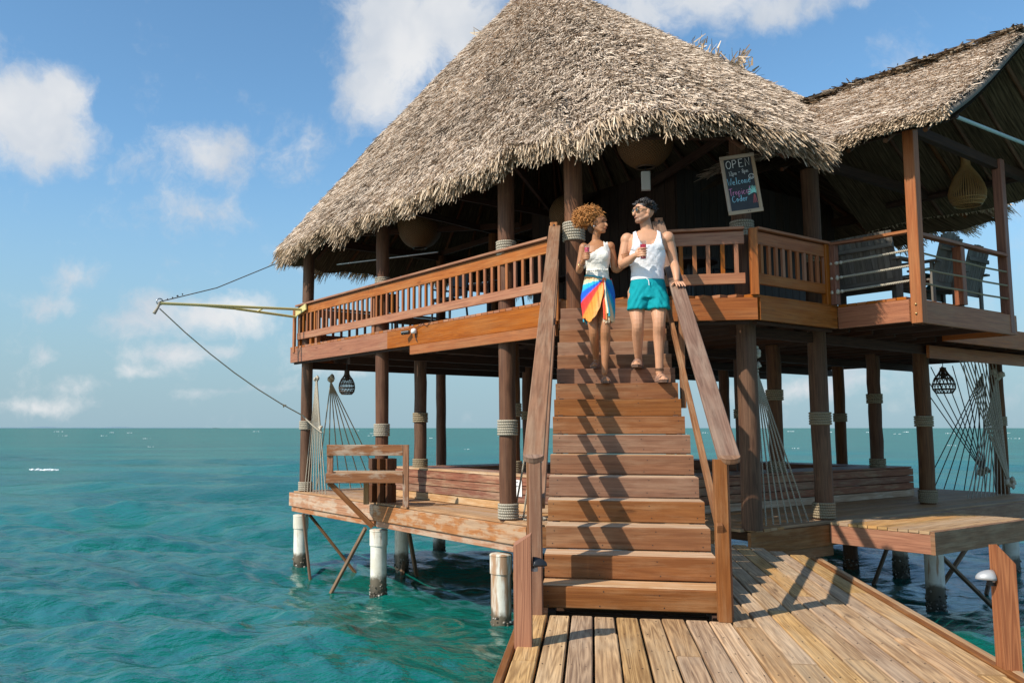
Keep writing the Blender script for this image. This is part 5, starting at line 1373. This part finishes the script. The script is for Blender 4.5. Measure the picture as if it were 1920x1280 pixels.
# hair
hb = Body()
for i in range(230):
    a = random.uniform(0, 2 * math.pi); e = random.uniform(-.15, 1.0)
    d = np.array(fm) * math.cos(a) * math.sqrt(max(0, 1 - e * e)) + np.array(sm_) * math.sin(a) * math.sqrt(max(0, 1 - e * e))
    front = math.cos(a)
    zc = e * .10
    if front > .35 and e < .55: continue
    if e < .25 and front > -.15: continue
    p = hp(HM, fm, sm_, -.014, 0, .03); p = (p[0] + d[0] * .110, p[1] + d[1] * .092, p[2] + zc)
    r = random.uniform(.011, .02) * (1.15 if e > .5 else .75); t2 = (p[0] + d[0] * .012 + random.gauss(0, .012), p[1] + d[1] * .012 + random.gauss(0, .012), p[2] + (.014 if e > .3 else -.01) + random.gauss(0, .006))
    hb.chain([p, t2], [r, r * .6], 6)
hb.ell(hp(HM, fm, sm_, -.022, 0, .05), (.104, .086, .085), (fm, sm_, um))
hb.build('hair', M['hair_dark'], man)['kind'] = 'stuff'
sg_ = pempty('sunglasses', man)
for s_ in (-1, 1):
    lb = Body(); lb.ell(hp(HM, fm, sm_, .102 - .004, s_ * .033, .010), (.006, .027, .025), (fm, sm_, um), 16, 8); lb.build('lens', M['lens'], sg_)
    g = MB(); g.torus(S(*hp(HM, fm, sm_, .100, s_ * .033, .010)), .027, .0028, 20, 5, DU * fm[0] + DV * fm[1]); g.build('rim', M['gold_rim'], sg_)
    lb = Body(); lb.chain([hp(HM, fm, sm_, .09, s_ * .062, .014), hp(HM, fm, sm_, .0, s_ * .083, .016)], [.0035, .0035], 6); lb.build('temple_arm', M['gold_rim'], sg_)
lb = Body(); lb.chain([hp(HM, fm, sm_, .108, -.008, .016), hp(HM, fm, sm_, .108, .008, .016)], [.003, .003], 6); lb.build('bridge', M['gold_rim'], sg_)
def sandal(parent, heel, toe, w_, straps):
    p, q = S(*heel), S(*toe); d = (q - p).normalized(); sd_ = d.cross(UP).normalized()
    o = pempty('sandal', parent)
    pr = [(-.0, .036), (.12, .042), (.45, .040), (.75, .050), (.95, .042), (1.04, .022)]; L = (q - p).length
    top = [p + d * L * t_ + sd_ * r_ * w_ for t_, r_ in pr] + [p + d * L * t_ - sd_ * r_ * w_ for t_, r_ in pr[::-1]]
    MB().poly(top[::-1], .022).build('sole', M['sole'], o)
    for (t_, h) in straps:
        c = p + d * L * t_; g = MB(); pts = [c + sd_ * .047 * w_ * math.cos(a) + UP * (h * math.sin(a) - .006) for a in np.linspace(0, math.pi, 9)]
        for s2 in (-.010, .010): g.tube([x + d * s2 for x in pts], .0085, 6)
        g.build('strap', M['leather'], o)
sandal(man, (.887, 3.235, 1.962), (.836, 2.90, 1.956), 1.05, ((.25, .095), (.55, .075), (.78, .055)))
sandal(man, (1.078, 3.045, 1.786), (1.108, 2.715, 1.784), 1.05, ((.25, .095), (.55, .075), (.78, .055)))
an = MB(); an.torus(S(1.08, 2.953, 1.90), .043, .005, 20, 5); an.torus(S(1.08, 2.953, 1.915), .043, .004, 20, 5); an.build('anklet', M['hair_root'], man)
gl = thing('drink_glass', 'straight tumbler of red drink in the hand of the man', 'drink', S(GC[0], GC[1], 3.02), 'glasses of red drink')
c = S(GC[0], GC[1], 3.03)
MB().lathe(c, [(0, 0), (.030, 0), (.031, .012), (.035, .205), (.033, .205), (.0285, .014), (0, .012)], 24).build('tumbler', M['glass'], gl)
MB().lathe(c, [(0, .016), (.0275, .016), (.0315, .165), (0, .165)], 24).build('drink', M['drink'], gl)

# ---- woman
wom = thing('person', 'woman with golden curly hair in white top and bright striped sarong on the stairs', 'person', S(.46, 3.0, 1.76), 'couple walking down the stairs')
b = Body(); WC = .458
b.loft([(.465, 3.05, 2.58, .11, .10), (.465, 3.05, 2.70, .145, .125), (.463, 3.04, 2.80, .142, .115), (WC, 3.03, 2.93, .113, .088), (WC, 3.02, 3.02, .112, .086), (WC, 3.01, 3.12, .132, .100), (WC, 3.01, 3.19, .136, .098), (WC, 3.02, 3.255, .125, .080), (WC, 3.03, 3.295, .085, .062), (WC - .006, 3.035, 3.325, .05, .05)], power=2.2)
b.ell((WC - .052, 2.945, 3.135), (.072, .046, .060)); b.ell((WC + .052, 2.945, 3.135), (.072, .046, .060)); b.ell((WC, 2.945, 3.11), (.09, .036, .07))
b.chain([(.452, 3.035, 3.29), (.452, 3.02, 3.36), (.466, 3.0, 3.43)], [.05, .043, .044])
HW = (.478, 2.985, 3.500); fw_ = nrm3((.88, -.47, -.02)); sw_ = nrm3((-.47, -.88, 0))
b.ell(hp(HW, fw_, sw_, -.012, 0, .025), (.095, .074, .090), (fw_, sw_, um))
b.ell(hp(HW, fw_, sw_, .024, 0, -.035), (.062, .056, .076), (fw_, sw_, um))
b.ell(hp(HW, fw_, sw_, .056, 0, -.088), (.027, .028, .024), (fw_, sw_, um))
b.chain([hp(HW, fw_, sw_, .076, 0, .015), hp(HW, fw_, sw_, .092, 0, -.014), hp(HW, fw_, sw_, .100, 0, -.030)], [.010, .012, .0145], 8)
b.ell(hp(HW, fw_, sw_, .081, 0, -.058), (.016, .024, .012), (fw_, sw_, um))
b.ell(hp(HW, fw_, sw_, .078, 0, .034), (.018, .045, .014), (fw_, sw_, um))
for s_ in (-1, 1): b.ell(hp(HW, fw_, sw_, -.016, s_ * .074, -.008), (.018, .010, .028), (fw_, sw_, um)); b.chain([hp(HW, fw_, sw_, -.01, s_ * .054, -.05), hp(HW, fw_, sw_, .05, s_ * .024, -.086)], [.022, .022], 8)
b.chain([(.402, 3.06, 2.70), (.398, 3.0, 2.52), (.408, 2.95, 2.34), (.415, 3.03, 2.22), (.428, 3.17, 2.08), (.432, 3.195, 2.035)], [.090, .074, .052, .052, .034, .031])
b.chain([(.432, 3.215, 2.005), (.424, 3.14, 1.995), (.412, 3.06, 1.972), (.406, 3.02, 1.966)], [.031, .031, .032, .022])
b.chain([(.535, 3.04, 2.70), (.532, 2.97, 2.52), (.530, 2.91, 2.335), (.528, 2.945, 2.20), (.518, 2.925, 2.0), (.512, 2.925, 1.88)], [.090, .074, .053, .053, .036, .031])
b.chain([(.508, 2.965, 1.81), (.514, 2.89, 1.815), (.522, 2.81, 1.80), (.527, 2.77, 1.795)], [.032, .032, .032, .022])
for o3 in ((.406, 3.02, 1.963), (.527, 2.77, 1.792)):
    for q in (-.022, -.009, .003, .014, .023): b.chain([(o3[0] + q, o3[1] + .02, o3[2]), (o3[0] + q * 1.15, o3[1] - .028 + abs(q) * .3, o3[2] - .005)], [.010, .009], 6)
b.ell((.318, 3.03, 3.248), (.052, .05, .056)); b.ell((.598, 3.03, 3.252), (.052, .05, .056))
b.chain([(.315, 3.03, 3.255), (.286, 3.02, 3.12), (.262, 2.99, 2.992), (.285, 2.89, 3.02), (.316, 2.80, 3.066)], [.047, .041, .035, .035, .024])
b.chain([(.600, 3.03, 3.26), (.628, 3.05, 3.13), (.648, 3.06, 3.0), (.725, 3.065, 3.04), (.795, 3.045, 3.095)], [.046, .040, .034, .034, .024])
# hand round the stemmed glass
WG = (.352, 2.748)
b.ell((.325, 2.775, 3.095), (.026, .022, .040))
for i, z in enumerate((3.130, 3.110, 3.090, 3.072)):
    rr = .040 if i < 2 else .042
    pts = [(.328, 2.762, z - .004)]
    for a in (205, 240, 275, 308, 330 - i * 8): pts.append((WG[0] + rr * math.cos(R(a)), WG[1] + rr * math.sin(R(a)), z - .002 * i))
    b.chain(pts, [.0100, .0095, .009, .0088, .0082, .0075], 6)
b.chain([(.318, 2.79, 3.115), (.33, 2.79, 3.14), (.352, 2.79, 3.15)], [.012, .011, .009], 6)
# hand tucked over the man's arm
b.ell((.796, 2.985, 3.118), (.020, .034, .038))
for i, z in enumerate((3.148, 3.128, 3.108, 3.090)):
    b.chain([(.797, 2.968, z), (.785, 2.945, z + .001), (.762, 2.928, z), (.735, 2.926, z - .003), (.715 + .006 * i, 2.934, z - .006)], [.0102, .0098, .0092, .0088, .0078], 6)
co, nr, f = solid(b, .0046, 5)
u = to_uvz(co); tint = np.ones((len(co), 3))
lip = gauss(u, hp(HW, fw_, sw_, .093, 0, -.059), (.022, .022, .010)); tint *= 1 - np.clip(lip, 0, 1)[:, None] * np.array([.15, .55, .45])
for s_ in (-1, 1):
    tint *= 1 - np.clip(gauss(u, hp(HW, fw_, sw_, .078, s_ * .031, .034), (.022, .018, .006)) * 1.2, 0, .85)[:, None]
    tint *= 1 - np.clip(gauss(u, hp(HW, fw_, sw_, .072, s_ * .032, .010), (.018, .015, .008)) * 1.3, 0, .85)[:, None]
scalp = np.clip(gauss(u, hp(HW, fw_, sw_, -.045, 0, .06), (.085, .085, .07)) * 1.8, 0, 1); tint *= 1 - scalp[:, None] * np.array([.75, .8, .85])
body = np_mesh('body', co, f, M['skin_w'], wom, True); tinted(body, tint)
du = u[:, 0] - WC
neck = np.where(du < -.13, 3.10, np.interp(du, [-.13, .05, .075], [3.115, 3.235, 3.30]))
strap = (du > .068) & (du < .118)
inn = np.abs(du) < np.interp(u[:, 2], [2.7, 3.1, 3.17, 3.25, 3.32], [.16, .142, .138, .122, .118])
mask = (u[:, 2] > 2.84) & inn & (np.abs(u[:, 1] - 3.0) < .15) & ((u[:, 2] < neck) & (u[:, 2] < 3.235) | (strap & (u[:, 2] < 3.33) & (u[:, 2] > 3.2)))
garment('swimsuit', co, nr, f, mask, .008, 'cloth_cream', wom, .0008)
rf = MB()
for i in range(11): x = -.105 + i * .021; rf.add(*(lambda v, ff: ([S(WC + x, 2.925 + abs(x) * .35, 2.985) + Vector((p * np.array([.014, .012, .016])).tolist()) for p in v], ff, [[(0, 0)] * 3] * len(ff)))(*ICO), True)
rf.build('ruffle', M['cloth_cream'], wom)
# sarong: wrapped cloth tied at the hip, open over the near leg
na, nh = 120, 40; vs, tn, fs = [], [], []
KN = (.522, 2.872)
PAL = [(-3.9, (.02, .30, .33)), (-3.42, (.02, .30, .33)), (-3.38, (.78, .36, .12)), (-3.28, (.78, .36, .12)), (-3.25, (.74, .52, .30)), (-3.17, (.74, .52, .30)), (-3.15, (.30, .45, .32)), (-3.08, (.30, .45, .32)), (-3.06, (.76, .56, .34)), (-2.98, (.76, .56, .34)), (-2.95, (.03, .42, .58)), (-2.68, (.03, .38, .58)), (-2.64, (.02, .10, .55)), (-2.40, (.02, .12, .58)), (-2.36, (.70, .045, .04)), (-2.12, (.72, .06, .05)), (-2.08, (.86, .28, .05)), (-1.88, (.85, .33, .07)), (-1.84, (.80, .36, .11)), (-1.72, (.78, .40, .15)), (-1.66, (.86, .30, .06)), (-1.56, (.80, .12, .05)), (-1.5, (.76, .56, .34)), (-1.35, (.74, .52, .30)), (-1.3, (.02, .36, .48)), (-1.1, (.02, .12, .5)), (0, (.02, .30, .40))]
pa = np.array([p for p, _ in PAL]); pc = np.array([c_ for _, c_ in PAL])
for i in range(na):
    # start at the overlap edge, go round the back and come over the front
    th = -math.pi / 2 + .50 + 2 * math.pi * i / (na - 1) * .975
    cu, sv = math.cos(th), math.sin(th)
    for j in range(nh):
        y = j / (nh - 1)
        fx = WC + cu * .16
        front = sv < 0
        hem = 2.425 + .02 * math.sin(th * 5)
        if front and cu < .42: hem = np.interp(cu, [-.9, -.62, -.2, .08, .28, .42], [2.46, 2.405, 2.47, 2.56, 2.70, 2.84])
        zt = 2.945 - .07 * (cu + 1) / 2 * (1 if front else .6)
        z = zt + (hem - zt) * y
        ru = np.interp(z, [2.38, 2.5, 2.62, 2.72, 2.82, 2.95], [.150, .158, .168, .170, .152, .124]); rv = np.interp(z, [2.38, 2.5, 2.62, 2.72, 2.82, 2.95], [.150, .152, .150, .146, .128, .100])
        fold = .006 * math.sin(th * 13 + z * 16) * (.3 + y) + .004 * math.sin(th * 29 + z * 9)
        lay = .007 * i / na
        uu, vv = .463 + cu * (ru + fold + lay), 3.03 - (.05 * y if front else 0) + sv * (rv + fold + lay)
        vs.append(tuple(S(uu, vv, z)))
        an_ = math.atan2(z - KN[1], uu - KN[0]) if front else -2.6 + (z - 2.7) * 1.5 + .2 * math.sin(th * 3)
        if an_ > 0: an_ -= 2 * math.pi
        tn.append([np.interp(an_, pa, pc[:, k_]) for k_ in range(3)])
for i in range(na - 1):
    for j in range(nh - 1): fs.append((i * nh + j, (i + 1) * nh + j, (i + 1) * nh + j + 1, i * nh + j + 1))
so = np_mesh('sarong', np.array(vs), fs, M['cloth_sarong'], wom, True); tinted(so, np.array(tn))
md = so.modifiers.new('thick', 'SOLIDIFY'); md.thickness = .004
kb = Body(); kb.ell((KN[0] + .004, 2.905, KN[1]), (.024, .02, .022)); ko = kb.build('sarong_knot', M['cloth_sarong'], so); tinted(ko, np.tile([.8, .2, .06], (len(ko.data.vertices), 1)))
for (x, w2, c_, zb) in ((.520, .020, (.80, .10, .05), 2.44), (.540, .016, (.84, .30, .08), 2.43), (.556, .018, (.82, .70, .50), 2.50), (.572, .016, (.03, .34, .42), 2.47)):
    g = MB(); pts = [S(KN[0] + (x - KN[0]) * t_ + .003 * math.sin(t_ * 9), 2.885 - .045 * math.sin(t_ * 1.6) , KN[1] + (zb - KN[1]) * t_) for t_ in np.linspace(0, 1, 10)]
    g.tube(pts, [w2 * .5] + [w2 * .7] * 8 + [w2 * .75], 8); oo = g.build('sarong_tail', M['cloth_sarong'], so); tinted(oo, np.tile(c_, (len(oo.data.vertices), 1)))
g = MB()
for i in range(16): x = .508 + i * .0042; g.tube([S(x, 2.845, 2.45), S(x + random.gauss(0, .004), 2.842, 2.45 - random.uniform(.03, .055))], .0028, 4)
fo = g.build('fringe', M['cloth_sarong'], so); tinted(fo, np.tile([.8, .62, .42], (len(fo.data.vertices), 1))); fo['kind'] = 'stuff'
# hair: dense mop of curls swept up and back, dark tight sides
hb = Body(); hb.ell(hp(HW, fw_, sw_, -.045, 0, .035), (.082, .074, .085), (fw_, sw_, um)); hb.ell(hp(HW, fw_, sw_, -.075, 0, -.03), (.05, .055, .07), (fw_, sw_, um))
hb.build('hair_sides', M['hair_root'], wom)
hb = Body(); PC = np.array((.372, 3.03, 3.578)); PR = np.array((.145, .13, .112))
hb.ell(tuple(PC), tuple(PR * .74))
for i in range(1500):
    d = RNG.normal(0, 1, 3); d /= np.linalg.norm(d)
    if d[2] < -.75: continue
    p = PC + d * PR * RNG.uniform(.62, .98); t1 = np.cross(d, RNG.normal(0, 1, 3)); t1 /= np.linalg.norm(t1); t2 = np.cross(d, t1)
    rc = RNG.uniform(.007, .014); L = RNG.uniform(.02, .065); tn_ = RNG.uniform(1.0, 1.8)
    pts = [S(*(p + d * L * k / 7 + (t1 * math.cos(tn_ * k) + t2 * math.sin(tn_ * k)) * rc)) for k in range(8)]
    hb.tube(pts, [.0045] * 6 + [.0035, .002], 4, False)
hb.build('curls', M['hair_blond'], wom)['kind'] = 'stuff'
for s_ in (-1, 1): eb = Body(); eb.ell(hp(HW, fw_, sw_, -.01, s_ * .084, -.04), (.007, .007, .009)); eb.build('earring', M['white_paint'], wom)
br = MB(); br.torus(S(.300, 2.842, 3.047), .031, .006, 20, 6, (S(.316, 2.80, 3.066) - S(.285, 2.89, 3.02))); br.build('bracelet', M['leather'], wom)
br = MB(); br.torus(S(.291, 2.868, 3.034), .034, .0045, 20, 6, (S(.316, 2.80, 3.066) - S(.285, 2.89, 3.02))); br.build('bracelet', M['gold_rim'], wom)
sandal(wom, (.434, 3.24, 1.975), (.402, 2.975, 1.950), .8, ((.30, .06), (.80, .04)))
sandal(wom, (.507, 3.0, 1.786), (.531, 2.73, 1.783), .8, ((.30, .06), (.80, .04)))
gl = thing('drink_glass', 'curved stemmed glass of red drink in the hand of the woman', 'drink', S(WG[0], WG[1], 3.0), 'glasses of red drink')
c = S(WG[0], WG[1], 3.0)
MB().lathe(c, [(0, 0), (.026, 0), (.024, .006), (.006, .012), (.006, .032), (.026, .06), (.033, .09), (.028, .14), (.026, .17), (.034, .225), (.032, .225), (.024, .17), (.026, .14), (.030, .09), (.022, .062), (0, .05)], 24).build('hurricane_glass', M['glass'], gl)
MB().lathe(c, [(0, .056), (.021, .064), (.029, .09), (.0255, .14), (.0235, .17), (.026, .19), (0, .19)], 24).build('drink', M['drink'], gl)
